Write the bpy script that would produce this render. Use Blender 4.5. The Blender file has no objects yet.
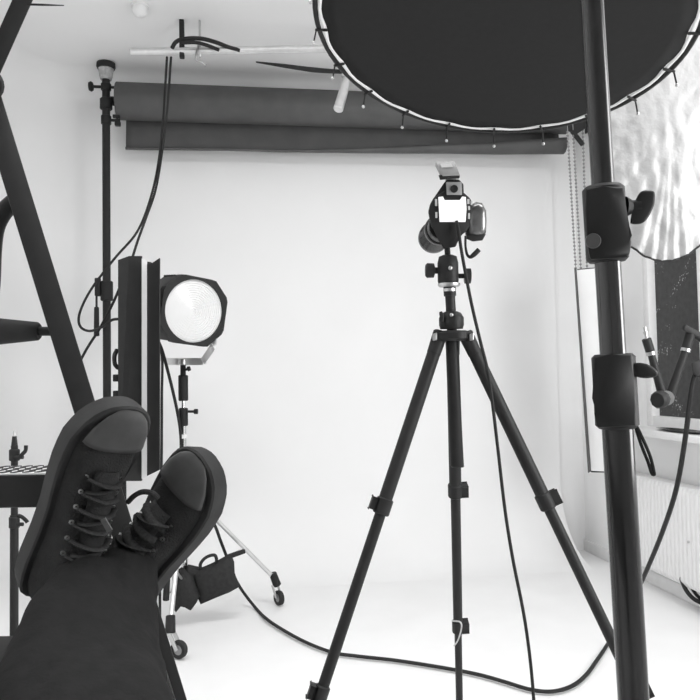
import bpy, bmesh, math, random
from mathutils import Vector, Matrix, noise
random.seed(7)
S = bpy.context.scene
C = S.collection
PI = math.pi

# ------------------------------------------------------------------ camera
FPX = 720.0
YAW, PITCH, ROLL = math.radians(8.0), math.radians(2.4), math.radians(1.0)
CAM = Vector((0, 0, 1.1))
F = Vector((math.sin(YAW) * math.cos(PITCH), math.cos(YAW) * math.cos(PITCH), math.sin(PITCH)))
R0 = Vector((math.cos(YAW), -math.sin(YAW), 0))
U0 = R0.cross(F)
R = R0 * math.cos(ROLL) - U0 * math.sin(ROLL)
U = R0 * math.sin(ROLL) + U0 * math.cos(ROLL)
cd = bpy.data.cameras.new('camera')
cd.sensor_width = 36.0
cd.lens = 36.0 * FPX / 700.0
cd.clip_start = 0.02
cam = bpy.data.objects.new('camera', cd)
m3 = Matrix((R, U, -F)).transposed().to_4x4()
cam.matrix_world = Matrix.Translation(CAM) @ m3
C.objects.link(cam)
S.camera = cam

# ------------------------------------------------------------------ light
w = bpy.data.worlds.new('world')
S.world = w
w.use_nodes = True
w.node_tree.nodes['Background'].inputs[0].default_value = (1, 1, 1, 1)
w.node_tree.nodes['Background'].inputs[1].default_value = 0.0


def area(name, loc, target, sx, sy, power):
    l = bpy.data.lights.new(name, 'AREA')
    l.shape = 'RECTANGLE'
    l.size, l.size_y, l.energy = sx, sy, power
    o = bpy.data.objects.new(name, l)
    o.location = loc
    o.rotation_euler = (Vector(target) - Vector(loc)).to_track_quat('-Z', 'Y').to_euler()
    C.objects.link(o)
    return o


# room lamp on the ceiling above the frame, daylight from the window wall on the right beyond the frame
area('ceiling_lamp_offscreen', (0.5, 1.35, 2.86), (0.5, 1.45, 0), 2.4, 0.9, 44)
area('window_right_offscreen', (2.06, 0.9, 1.45), (0.0, 3.0, 1.7), 1.4, 1.3, 48)
S.view_settings.view_transform = 'Standard'
S.view_settings.look = 'None'
S.view_settings.exposure = 0.38
S.view_settings.gamma = 1.0
S.view_settings.use_curve_mapping = False


# ------------------------------------------------------------------ helpers
def ray(px, py):
    return F + R * ((px - 350) / FPX) - U * ((py - 350) / FPX)


def P(px, py, d):
    return CAM + ray(px, py) * d


def on(px, py, axis, val):
    r = ray(px, py)
    return CAM + r * ((val - CAM[axis]) / r[axis])


def floor_at(px, py, h=0.0):
    return on(px, py, 2, h)


def depth(p):
    return (p - CAM).dot(F)


def mat(name, v, rough=0.6, metal=0.0, var=0.06, scale=30, bump=0.0, spec=0.3, emit=0.0, bscale=None):
    m = bpy.data.materials.new(name)
    m.use_nodes = True
    n, l = m.node_tree.nodes, m.node_tree.links
    b = n['Principled BSDF']
    tc = n.new('ShaderNodeTexCoord')
    nz = n.new('ShaderNodeTexNoise')
    nz.inputs['Scale'].default_value = scale
    nz.inputs['Detail'].default_value = 4
    l.new(tc.outputs['Object'], nz.inputs['Vector'])
    cr = n.new('ShaderNodeValToRGB')
    lo, hi = v * (1 - var), min(1, v * (1 + var))
    cr.color_ramp.elements[0].position = 0.3
    cr.color_ramp.elements[1].position = 0.7
    cr.color_ramp.elements[0].color = (lo, lo, lo, 1)
    cr.color_ramp.elements[1].color = (hi, hi, hi, 1)
    l.new(nz.outputs['Fac'], cr.inputs['Fac'])
    l.new(cr.outputs['Color'], b.inputs['Base Color'])
    b.inputs['Roughness'].default_value = rough
    b.inputs['Metallic'].default_value = metal
    b.inputs['Specular IOR Level'].default_value = spec
    if bump:
        n2 = n.new('ShaderNodeTexNoise')
        n2.inputs['Scale'].default_value = bscale or scale * 2
        n2.inputs['Detail'].default_value = 5
        l.new(tc.outputs['Object'], n2.inputs['Vector'])
        bp = n.new('ShaderNodeBump')
        bp.inputs['Strength'].default_value = bump
        bp.inputs['Distance'].default_value = 0.01
        l.new(n2.outputs['Fac'], bp.inputs['Height'])
        l.new(bp.outputs['Normal'], b.inputs['Normal'])
    if emit:
        b.inputs['Emission Color'].default_value = (1, 1, 1, 1)
        b.inputs['Emission Strength'].default_value = emit
    return m


M_WALL = mat('white_wall_paint', 0.90, 0.8, var=0.015, scale=3, bump=0.05, bscale=60, spec=0.15)
M_CEIL = mat('white_ceiling_paint', 0.90, 0.85, var=0.01, scale=2, spec=0.1)
M_FLOOR = mat('white_floor_paint', 0.90, 0.55, var=0.02, scale=4, spec=0.25)
M_CYC = mat('white_cyclorama_paint', 0.90, 0.75, var=0.012, scale=2.5, spec=0.15)
M_WHITE = mat('white_enamel', 0.82, 0.4, var=0.02, spec=0.4)
M_TRIM = mat('white_trim_paint', 0.86, 0.5, var=0.03, spec=0.3)
M_BLACK = mat('matte_black', 0.034, 0.75, var=0.08, spec=0.12)
M_BPAPER = mat('black_paper', 0.098, 0.55, var=0.10, scale=9, spec=0.25)
M_BMETAL = mat('black_powder_coat', 0.025, 0.5, var=0.08, spec=0.18)
M_BGLOSS = mat('black_gloss_tube', 0.020, 0.18, var=0.05, spec=0.5)
M_RUBBER = mat('black_rubber', 0.036, 0.7, var=0.1, spec=0.15)
M_CABLE = mat('black_cable', 0.028, 0.6, var=0.08, spec=0.15)
M_CLOTH = mat('black_cloth', 0.034, 0.95, var=0.03, scale=80, spec=0.02)
M_TROUSER = mat('black_trouser_cloth', 0.025, 0.95, var=0.1, scale=40, bump=0.2, bscale=90, spec=0.03)
M_CANVAS = mat('black_canvas', 0.040, 0.9, var=0.15, scale=60, bump=0.4, bscale=400, spec=0.05)
M_SOLE = mat('dark_grey_rubber', 0.047, 0.75, var=0.15, scale=25, bump=0.1, spec=0.15)
M_TOE = mat('grey_rubber', 0.086, 0.6, var=0.22, scale=22, spec=0.2)
M_CHROME = mat('chrome', 0.75, 0.14, metal=1.0, var=0.03)
M_BCHROME = mat('black_chrome_tube', 0.016, 0.10, var=0.03, spec=0.5)
M_BCHROME.node_tree.nodes['Principled BSDF'].inputs['IOR'].default_value = 1.65
M_STEEL = mat('brushed_steel', 0.55, 0.32, metal=1.0, var=0.08)
M_ALU = mat('aluminium', 0.72, 0.35, metal=0.75, var=0.06)
M_DGREY = mat('dark_grey_plastic', 0.10, 0.45, var=0.1, spec=0.35)
M_MGREY = mat('mid_grey_plastic', 0.28, 0.4, var=0.1, spec=0.4)
M_LGREY = mat('light_grey_plastic', 0.52, 0.45, var=0.06, spec=0.4)
M_GRIP = mat('glossy_dark_grip', 0.16, 0.18, metal=0.6, var=0.2, scale=40)
M_LENSW = mat('fresnel_glass', 0.70, 0.25, var=0.01, spec=0.5, emit=0.08)
M_SCREEN = mat('camera_screen', 0.8, 0.3, var=0.01, emit=0.3)
M_DIFF = mat('white_diffuser', 0.80, 0.5, var=0.01, spec=0.2)
M_CLEAR = mat('milky_rubber', 0.42, 0.35, var=0.35, scale=45, spec=0.5)
M_PIPING = mat('white_elastic', 0.85, 0.4, var=0.05, spec=0.4)
M_RAD = mat('radiator_enamel', 0.84, 0.35, var=0.01, spec=0.4)


# fabric of the pale reflector: mottled silver-white
def fabric_mat():
    m = mat('silver_fabric', 0.34, 0.45, var=0.05, scale=14, bump=0.6, bscale=22, spec=0.4)
    m.node_tree.nodes['Principled BSDF'].inputs['Metallic'].default_value = 0.15
    return m


M_SILVER = fabric_mat()


# dark window film with worn bright speckles
def film_mat():
    m = mat('dark_window_film', 0.062, 0.55, var=0.18, scale=35, spec=0.25)
    n, l = m.node_tree.nodes, m.node_tree.links
    b = n['Principled BSDF']
    src = b.inputs['Base Color'].links[0].from_socket
    tc = n.new('ShaderNodeTexCoord')
    vz = n.new('ShaderNodeTexNoise')
    vz.inputs['Scale'].default_value = 95
    vz.inputs['Detail'].default_value = 2
    l.new(tc.outputs['Object'], vz.inputs['Vector'])
    big = n.new('ShaderNodeTexNoise')
    big.inputs['Scale'].default_value = 6
    l.new(tc.outputs['Object'], big.inputs['Vector'])
    mul = n.new('ShaderNodeMath')
    mul.operation = 'MULTIPLY'
    l.new(vz.outputs['Fac'], mul.inputs[0])
    l.new(big.outputs['Fac'], mul.inputs[1])
    cr = n.new('ShaderNodeValToRGB')
    cr.color_ramp.elements[0].position = 0.365
    cr.color_ramp.elements[1].position = 0.42
    l.new(mul.outputs[0], cr.inputs['Fac'])
    mx = n.new('ShaderNodeMix')
    mx.data_type = 'RGBA'
    l.new(cr.outputs['Color'], mx.inputs['Factor'])
    l.new(src, mx.inputs['A'])
    mx.inputs['B'].default_value = (0.5, 0.5, 0.5, 1)
    l.new(mx.outputs['Result'], b.inputs['Base Color'])
    return m


M_FILM = film_mat()


def frame(d, hint=None):
    z = Vector(d).normalized()
    h = Vector(hint) if hint else (Vector((0, 0, 1)) if abs(z.z) < 0.95 else Vector((1, 0, 0)))
    x = h.cross(z).normalized()
    y = z.cross(x)
    return x, y, z


def obj(name, bm, m, parent=None, sharp=40, label=None):
    bmesh.ops.recalc_face_normals(bm, faces=bm.faces)
    me = bpy.data.meshes.new(name)
    bm.to_mesh(me)
    bm.free()
    for p in me.polygons:
        p.use_smooth = True
    me.set_sharp_from_angle(angle=math.radians(sharp))
    me.materials.append(m)
    o = bpy.data.objects.new(name, me)
    C.objects.link(o)
    if parent:
        o.parent = parent
        if parent.type == 'EMPTY':
            o.matrix_parent_inverse = Matrix.Translation(parent.location).inverted()
    if label:
        o['label'] = label
    return o


def tag(o, label, cat, group=None):
    o['label'] = label
    o['category'] = cat
    if group:
        o['group'] = group
    return o


def thing(name, label, cat, loc, group=None):
    o = bpy.data.objects.new(name, None)
    o.empty_display_size = 0.05
    o.location = loc
    C.objects.link(o)
    return tag(o, label, cat, group)


def struct(name, bm, m, parent=None, sharp=40):
    o = obj(name, bm, m, parent, sharp)
    if not parent:
        o['kind'] = 'structure'
    return o


def B():
    return bmesh.new()


def cyl(bm, a, b, r1, r2=None, seg=16, bev=0.0):
    a, b = Vector(a), Vector(b)
    r2 = r1 if r2 is None else r2
    x, y, z = frame(b - a)
    L = (b - a).length
    prof = [(0, 0), (r1, 0), (r2, L), (0, L)]
    if bev:
        prof = [(0, 0), (r1 - bev, 0), (r1, bev), (r2, L - bev), (r2 - bev, L), (0, L)]
    lathe(bm, prof, a, z, seg)


def lathe(bm, prof, o, axis, seg=24):
    """prof: (radius, height) along axis from o"""
    o = Vector(o)
    x, y, z = frame(axis)
    rings = []
    for r, h in prof:
        if r < 1e-6:
            rings.append([bm.verts.new(o + z * h)])
        else:
            rings.append([bm.verts.new(o + z * h + (x * math.cos(2 * PI * k / seg) + y * math.sin(2 * PI * k / seg)) * r) for k in range(seg)])
    for a, b in zip(rings, rings[1:]):
        for k in range(seg):
            k2 = (k + 1) % seg
            if len(a) == 1 and len(b) == 1:
                continue
            if len(a) == 1:
                bm.faces.new((a[0], b[k], b[k2]))
            elif len(b) == 1:
                bm.faces.new((a[k], a[k2], b[0]))
            else:
                bm.faces.new((a[k], a[k2], b[k2], b[k]))


def smooth(pts, n=8):
    pts = [Vector(p) for p in pts]
    q = [pts[0] * 2 - pts[1]] + pts + [pts[-1] * 2 - pts[-2]]
    out = []
    for i in range(1, len(q) - 2):
        a, b, c, d = q[i - 1:i + 3]
        for k in range(n):
            t = k / n
            out.append(0.5 * ((2 * b) + (c - a) * t + (2 * a - 5 * b + 4 * c - d) * t * t + (3 * b - a - 3 * c + d) * t ** 3))
    out.append(pts[-1])
    return out


def tube(bm, pts, r, seg=8, flat=1.0):
    pts = [Vector(p) for p in pts]
    rs = r if isinstance(r, (list, tuple)) else [r] * len(pts)
    if len(rs) != len(pts):   # spread radii over samples
        k = (len(rs) - 1) / (len(pts) - 1)
        rs = [rs[min(int(i * k), len(rs) - 2)] * (1 - (i * k - min(int(i * k), len(rs) - 2))) + rs[min(int(i * k), len(rs) - 2) + 1] * (i * k - min(int(i * k), len(rs) - 2)) for i in range(len(pts))]
    d = (pts[1] - pts[0])
    x, y, z = frame(d)
    rings = []
    for i, p in enumerate(pts):
        t = pts[min(i + 1, len(pts) - 1)] - pts[max(i - 1, 0)]
        t.normalize()
        x = (x - t * x.dot(t)).normalized()
        y = t.cross(x)
        rings.append([bm.verts.new(p + (x * math.cos(2 * PI * k / seg) + y * math.sin(2 * PI * k / seg) * flat) * rs[i]) for k in range(seg)])
    for a, b in zip(rings, rings[1:]):
        for k in range(seg):
            k2 = (k + 1) % seg
            bm.faces.new((a[k], a[k2], b[k2], b[k]))
    bm.faces.new(rings[0][::-1])
    bm.faces.new(rings[-1])


def box(bm, c, s, mx=None, bev=0.0):
    mx = mx or Matrix.Identity(4)
    r = bmesh.ops.create_cube(bm, size=1)
    vs = r['verts']
    for v in vs:
        v.co = mx @ (Vector(c) + Vector((v.co.x * s[0], v.co.y * s[1], v.co.z * s[2])))
    if bev:
        es = list({e for v in vs for e in v.link_edges})
        bmesh.ops.bevel(bm, geom=es, offset=bev, segments=2, affect='EDGES', profile=0.5)


def prism(bm, pts, vec, bev=0.0):
    """closed polygon of 3D points extruded along vec"""
    pts = [Vector(p) for p in pts]
    vec = Vector(vec)
    a = [bm.verts.new(p) for p in pts]
    b = [bm.verts.new(p + vec) for p in pts]
    n = len(pts)
    fs = [bm.faces.new(a), bm.faces.new(b[::-1])]
    for i in range(n):
        j = (i + 1) % n
        fs.append(bm.faces.new((a[i], b[i], b[j], a[j])))
    if bev:
        es = list({e for f in fs for e in f.edges})
        bmesh.ops.bevel(bm, geom=es, offset=bev, segments=2, affect='EDGES', profile=0.5)


def pprism(bm, px, d, t, bev=0.0):
    """outline in photo pixels at distance d (front), real thickness t away from the viewer"""
    cx_ = sum(x for x, y in px) / len(px)
    cy_ = sum(y for x, y in px) / len(px)
    prism(bm, [P(x, y, d) for x, y in px], ray(cx_, cy_).normalized() * t, bev)


def bar(bm, a, b, wdt, thk, hint=None, bev=0.0, w2=None):
    a, b = Vector(a), Vector(b)
    x, y, z = frame(b - a, hint)
    w2 = w2 or wdt
    o = y * (-thk / 2)
    prism(bm, [a + x * wdt / 2 + o, b + x * w2 / 2 + o, b - x * w2 / 2 + o, a - x * wdt / 2 + o], y * thk, bev)


def ball(bm, c, r, seg=12, sq=(1, 1, 1)):
    rr = bmesh.ops.create_uvsphere(bm, u_segments=seg, v_segments=max(6, seg // 2 + 2), radius=r)
    for v in rr['verts']:
        v.co = Vector((v.co.x * sq[0], v.co.y * sq[1], v.co.z * sq[2])) + Vector(c)


def quick(name, m, parent, fn, *a, sharp=40, label=None, **k):
    bm = B()
    fn(bm, *a, **k)
    return obj(name, bm, m, parent, sharp, label)


def px2m(px, d):
    return px / FPX * d


# ------------------------------------------------------------------ the room
CEIL = 2.89
XL, XR, YB, YF = -1.40, 2.10, 4.36, -3.0
bm = B(); box(bm, ((XL + XR) / 2, (YB + YF) / 2, -0.05), (XR - XL + 0.2, YB - YF + 0.2, 0.1)); struct('floor', bm, M_FLOOR)
bm = B(); box(bm, ((XL + XR) / 2, (YB + YF) / 2, CEIL + 0.05), (XR - XL + 0.2, YB - YF + 0.2, 0.1)); struct('ceiling', bm, M_CEIL)
bm = B(); box(bm, ((XL + XR) / 2, YB + 0.05, CEIL / 2), (XR - XL + 0.2, 0.1, CEIL)); struct('wall_back', bm, M_WALL)
bm = B(); box(bm, ((XL + XR) / 2, YF - 0.05, CEIL / 2), (XR - XL + 0.2, 0.1, CEIL)); struct('wall_front', bm, M_WALL)
bm = B(); box(bm, (XL - 0.05, (YB + YF) / 2, CEIL / 2), (0.1, YB - YF, CEIL)); struct('wall_left', bm, M_WALL)
# right wall with a window opening
WY0, WY1, WZ0, WZ1 = 2.20, 3.60, 0.83, 2.25
bm = B()
TH = 0.16
for (y0, y1, z0, z1) in ((YF, WY0, 0, CEIL), (WY1, YB, 0, CEIL), (WY0, WY1, 0, WZ0), (WY0, WY1, WZ1, CEIL)):
    box(bm, (XR + TH / 2, (y0 + y1) / 2, (z0 + z1) / 2), (TH, y1 - y0, z1 - z0))
struct('wall_right', bm, M_WALL)
bm = B(); box(bm, (XR - 0.008, (YF + YB) / 2, 0.035), (0.016, YB - YF, 0.07), bev=0.004); struct('baseboard_right', bm, M_TRIM)
# window: frame, mullion, film-covered panes
win = thing('window_1', 'white window frame with dark speckled film over the panes', 'window', (XR + 0.05, (WY0 + WY1) / 2, WZ0))
del win['category']
win['kind'] = 'structure'
fw = 0.055
for nm, c, s in (('frame_jamb', (XR + 0.03, WY1 - fw / 2, (WZ0 + WZ1) / 2), (0.06, fw, WZ1 - WZ0)),
                 ('frame_jamb', (XR + 0.03, WY0 + fw / 2, (WZ0 + WZ1) / 2), (0.06, fw, WZ1 - WZ0)),
                 ('frame_rail', (XR + 0.03, (WY0 + WY1) / 2, WZ0 + fw / 2), (0.058, WY1 - WY0 - 2 * fw, fw)),
                 ('frame_rail', (XR + 0.03, (WY0 + WY1) / 2, WZ1 - fw / 2), (0.058, WY1 - WY0 - 2 * fw, fw)),
                 ('mullion', (XR + 0.032, 3.10, (WZ0 + WZ1) / 2), (0.05, 0.075, WZ1 - WZ0 - 2 * fw))):
    bm = B(); box(bm, c, s, bev=0.005); obj(nm, bm, M_TRIM, win)
for y0, y1 in ((3.1375, WY1 - fw), (WY0 + fw, 3.0625)):
    bm = B(); box(bm, (XR + 0.045, (y0 + y1) / 2, (WZ0 + WZ1) / 2), (0.008, y1 - y0 + 0.01, WZ1 - WZ0 - 2 * fw + 0.01)); obj('pane', bm, M_FILM, win, label='dark speckled window pane')
bm = B(); box(bm, (XR - 0.07, (WY0 + WY1) / 2, WZ0 - 0.018), (0.19, WY1 - WY0 + 0.1, 0.034), bev=0.006); obj('window_sill', bm, M_TRIM, win)

# ------------------------------------------------------------------ white coved cyclorama in front of the back and left walls
PX1, PY = 1.93, 4.33
CL, RC = XL + 0.03, 0.46            # left face, radius of the rounded corner
path = [(Vector((CL, y, 0)), Vector((1, 0, 0))) for y in (YF + 0.4, -1.2, 0.2, 1.2, 2.2, 3.0, 3.4)]
for k in range(0, 13):
    a = k / 12 * PI / 2
    path.append((Vector((CL + RC - RC * math.cos(a), PY - RC + RC * math.sin(a), 0)), Vector((math.cos(a), -math.sin(a), 0))))
for k in range(1, 15):
    path.append((Vector((CL + RC + (PX1 - CL - RC) * k / 14, PY, 0)), Vector((0, -1, 0))))
rad, rtop = 0.44, 0.19
prof = []
for k in range(0, 13):
    a = k / 12 * PI / 2
    prof.append((rad - rad * math.sin(a), 0.0003 + rad - rad * math.cos(a)))
prof += [(0, 0.9), (0, 1.4), (0, 2.0), (0, 2.5)]
for k in range(0, 9):
    a = k / 8 * PI / 2
    prof.append((rtop - rtop * math.cos(a), CEIL - 0.0003 - rtop + rtop * math.sin(a)))
bm = B()
rows = [[bm.verts.new(q + n * off + Vector((0, 0, z))) for off, z in prof] for q, n in path]
for a, b in zip(rows, rows[1:]):
    for i in range(len(prof) - 1):
        bm.faces.new((a[i], a[i + 1], b[i + 1], b[i]))
# closed right flank of the cove
bk = [bm.verts.new((PX1, YB - 0.001, z)) for off, z in prof]
for i in range(len(prof) - 1):
    bm.faces.new((rows[-1][i], rows[-1][i + 1], bk[i + 1], bk[i]))
struct('wall_cyclorama', bm, M_CYC, sharp=60)

# ------------------------------------------------------------------ black backdrop roll
RY = 4.12
cl = on(117, 101, 1, RY)
cr_ = on(567, 118, 1, RY)
RZ = cl.z
rr = 0.103
t = thing('black_backdrop_roll', 'rolled black paper backdrop with a short flap hanging under the ceiling', 'backdrop', ((cl.x + cr_.x) / 2, RY, RZ))
quick('paper_roll', M_BPAPER, t, lathe, [(0.03, 0), (rr - 0.004, 0), (rr, 0.004), (rr, cr_.x - cl.x - 0.004), (rr - 0.004, cr_.x - cl.x), (0.03, cr_.x - cl.x)], (cl.x, RY, RZ), (1, 0, 0), 40)
quick('core_tube', M_BMETAL, t, cyl, (cl.x - 0.055, RY, RZ), (XR - 0.01, RY, RZ), 0.024, seg=16)
zb = on(125, 149, 1, RY + 0.06).z
bm = B()
rows = []
nx = 60
xa, xb = cl.x + 0.035, cr_.x - 0.02
for j in range(15):
    row = []
    for i in range(nx + 1):
        u = i / nx
        x = xa + (xb - xa) * u
        wv = noise.noise(Vector((x * 1.7, 0.3, 1.0))) * 0.007 + noise.noise(Vector((x * 6, 0.3, 5.0))) * 0.002
        curl = 0.010 + 0.050 * max(0, (u - 0.35) / 0.65) ** 1.3
        if j < 8:
            zb2 = zb + 0.024 * u
            z = RZ - (RZ - zb2 - curl) * j / 7.0
            y = RY + 0.095 - (0.02 * j / 7)
        else:                 # rolled-up bottom edge, curling to the front
            a = (j - 7) / 7 * PI * 1.15
            z = zb + 0.024 * u + curl - curl * math.sin(a) * 1.0
            y = RY + 0.075 - curl * (1 - math.cos(a))
        row.append(bm.verts.new((x, y, z + wv)))
    rows.append(row)
for a, b in zip(rows, rows[1:]):
    for i in range(nx):
        bm.faces.new((a[i], a[i + 1], b[i + 1], b[i]))
fl = obj('hanging_flap', bm, M_BPAPER, t, sharp=70)
sm = fl.modifiers.new('thickness', 'SOLIDIFY'); sm.thickness = 0.003

# ------------------------------------------------------------------ autopoles


def autopole(px, detail, label):
    top = on(px, 62, 2, CEIL)
    x, y = top.x, RY - 0.03
    if not detail:
        x = on(px, 200, 1, y).x
    else:
        x = on(px, 78, 1, y).x
    t = thing('autopole', label, 'pole', (x, y, 0))
    quick('pole', M_BMETAL, t, cyl, (x, y, 0.05), (x, y, CEIL - 0.085), 0.0215, seg=20)
    quick('rubber_cap', M_CLEAR, t, lathe, [(0, 0), (0.030, 0), (0.036, 0.02), (0.042, 0.062), (0, 0.062)], (x, y, CEIL - 0.095), (0, 0, 1), 20, label='milky rubber end cap')
    quick('ceiling_pad', M_RUBBER, t, lathe, [(0, 0), (0.047, 0), (0.052, 0.012), (0.050, 0.032), (0, 0.034)], (x, y, CEIL - 0.034), (0, 0, 1), 24)
    quick('floor_pad', M_RUBBER, t, lathe, [(0, 0), (0.05, 0), (0.05, 0.02), (0.03, 0.06), (0, 0.06)], (x, y, 0.004), (0, 0, 1), 24)
    s = 1 if detail else -1
    z1 = on(105, 87, 1, y).z
    z2 = on(105, 104, 1, y).z
    z3 = on(105, 120, 1, y).z
    for z, rr_, h in ((z1, 0.028, 0.04), (z2, 0.034, 0.06), (z3, 0.028, 0.05)):
        c = quick('collar', M_BMETAL, t, cyl, (x, y, z - h / 2), (x, y, z + h / 2), rr_, seg=16, bev=0.004)
        quick('arm_rod', M_BMETAL, c, cyl, (x, y, z), (x + s * 0.075, y, z), 0.008, seg=10)
    k = quick('knob', M_BMETAL, t, lathe, [(0, 0), (0.008, 0), (0.008, 0.045), (0.022, 0.05), (0.028, 0.06), (0.022, 0.072), (0, 0.072)], (x - s * 0.02, y, z1), (-s, 0, 0), 16)
    bm = B()
    box(bm, (x + s * 0.062, y, z2 - 0.005), (0.022, 0.03, 0.05), bev=0.004)
    obj('roll_bracket', bm, M_BMETAL, t)
    bm = B()
    box(bm, (x + s * 0.055, y, z3 + 0.022), (0.038, 0.02, 0.018), bev=0.003)
    box(bm, (x + s * 0.060, y, z3 + 0.004), (0.01, 0.012, 0.03))
    box(bm, (x + s * 0.062, y, z3 - 0.018), (0.030, 0.03, 0.026), bev=0.003)
    obj('roll_bracket', bm, M_BMETAL, t)
    bm = B()
    for dx in (0.048, 0.064):
        cyl(bm, (x + s * dx, y, z1), (x + s * dx, y, z3), 0.003, seg=8)
    obj('bracket_wires', bm, M_STEEL, t)
    return t, x, y


ap, ax, ay = autopole(106, True, 'black braced pole with milky cap holding the roll beside the strip light')
# clamp with lever on the left pole
zc = on(107, 291, 1, ay).z
c = quick('clamp', M_BMETAL, ap, cyl, (ax, ay, zc - 0.055), (ax, ay, zc + 0.055), 0.034, seg=12, bev=0.006)
bm = B()
box(bm, (ax - 0.045, ay - 0.01, zc + 0.02), (0.03, 0.03, 0.10), bev=0.005)
obj('clamp_jaw', bm, M_BMETAL, c)
bm = B()
cyl(bm, (ax - 0.05, ay - 0.02, zc - 0.03), (ax - 0.05, ay - 0.02, zc - 0.10), 0.006, seg=8)
cyl(bm, (ax - 0.05, ay - 0.02, zc - 0.09), (ax - 0.05, ay - 0.02, zc - 0.25), 0.013, 0.015, seg=10, bev=0.004)
obj('clamp_lever', bm, M_BMETAL, c)

# bead chains on the right end of the rolls
for j, (a, b, dd, lb) in enumerate((((567.5, 132), (577, 290), 4.02, 'pale bead chain strand hanging below the black roll, outer of the close pair'),
                                    ((573, 132), (582, 290), 4.02, 'pale bead chain strand hanging below the black roll, inner of the close pair'),
                                    ((582.5, 122), (588, 300), 4.06, 'single pale bead chain strand nearest the chrome stand'))):
    pa = P(a[0], a[1], dd)
    pb = P(b[0], b[1], dd)
    bm = B()
    n = 44 if j < 2 else 48
    for k in range(n):
        q = pa.lerp(pb, k / (n - 1))
        rb = bmesh.ops.create_icosphere(bm, subdivisions=1, radius=0.0078)
        for v in rb['verts']:
            v.co = v.co + q
    cyl(bm, pa + Vector((0, 0, 0.05)), pb, 0.0022, seg=6)
    o = obj('bead_chain', bm, M_MGREY)
    tag(o, lb, 'chain', 'roll chains')
t = thing('chain_bracket', 'black triangular bracket at the end of the black roll above the bead chains', 'bracket', P(580, 130, 4.05))
bm = B(); pprism(bm, [(566, 122), (586, 118), (586, 128), (577, 134), (567, 131)], 4.03, 0.05, 0.004); obj('plate', bm, M_BMETAL, t)
bm = B(); bar(bm, P(572, 131, 4.02), P(583, 145, 4.02), 0.018, 0.02); obj('hook', bm, M_BMETAL, t)
bm = B(); box(bm, (XR - 0.006, RY, RZ), (0.012, 0.12, 0.16), bev=0.003); obj('wall_plate', bm, M_BMETAL, t)

# ------------------------------------------------------------------ ceiling pipe
pd = 3.55
pl, pr = P(131, 52, pd), P(352, 60, pd)
pr.z = pl.z
t = thing('ceiling_pipe', 'pale aluminium pipe hung horizontally under the ceiling in front of the black roll', 'pipe', (pl + pr) / 2)
quick('pipe', M_ALU, t, lathe, [(0.013, 0.01), (0.013, 0), (0.019, 0), (0.019, (pr - pl).length), (0, (pr - pl).length)], pl, pr - pl, 20)
d1 = P(351, 66, pd)
d2 = P(338, 110, pd - 0.12)
quick('drop_pipe', M_ALU, t, cyl, d1, d2, 0.021, 0.024, seg=18, bev=0.006)
cp = quick('coupler', M_STEEL, t, cyl, P(343, 62, pd - 0.02), P(357, 66, pd - 0.02), 0.028, seg=14, bev=0.005)
bm = B()
for x, y in ((342, 70), (356, 82), (344, 77)):
    cyl(bm, P(x, y, pd - 0.05), P(x + 1, y - 8, pd - 0.02), 0.014, seg=8, bev=0.003)
obj('bolt', bm, M_STEEL, cp)


def pipe_hanger(px, m, wid):
    p = pl.lerp(pr, (px - 131) / (352 - 131))
    bm = B()
    bar(bm, Vector((p.x, p.y, CEIL)), p - Vector((0, 0, 0.035)), wid, wid * 0.8, bev=0.004)
    return obj('hanger', bm, m, t)


pipe_hanger(182, M_BMETAL, 0.030)
h = pipe_hanger(200, M_STEEL, 0.014)
p = pl.lerp(pr, (200 - 131) / 221)
quick('hook', M_STEEL, h, tube, smooth([p + Vector((0, -0.02, 0.04)), p + Vector((-0.015, -0.03, -0.03)), p + Vector((-0.015, -0.03, -0.06)), p + Vector((0.01, -0.03, -0.07)), p + Vector((0.03, -0.03, -0.085))]), 0.006)
hr = pipe_hanger(330, M_STEEL, 0.020)

tag(quick('coiled_cord', M_CABLE, None, tube, smooth([P(172, 48, 3.51), P(176, 42, 3.49), P(184, 39, 3.48), P(200, 38.5, 3.49), P(215, 42, 3.51), P(228, 47, 3.53), P(240, 50.5, 3.54)]), 0.010),
    'short black cord looped over the ceiling pipe at the hangers', 'cord')
tag(quick('coiled_cord', M_CABLE, None, tube, smooth([P(181, 43, 3.47), P(195, 42.5, 3.48), P(206, 45, 3.50), P(219, 50, 3.53)]), 0.009),
    'shorter black cord end lying under the looped cord on the pipe', 'cord')
tag(quick('taped_cable', M_CABLE, None, tube, smooth([P(256, 62, 3.53), P(285, 66, 3.53), P(315, 70, 3.53), P(345, 72, 3.52)]), [0.004, 0.010, 0.013, 0.010], 8),
    'black cable strapped under the aluminium pipe towards its end coupler', 'cable')
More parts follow.
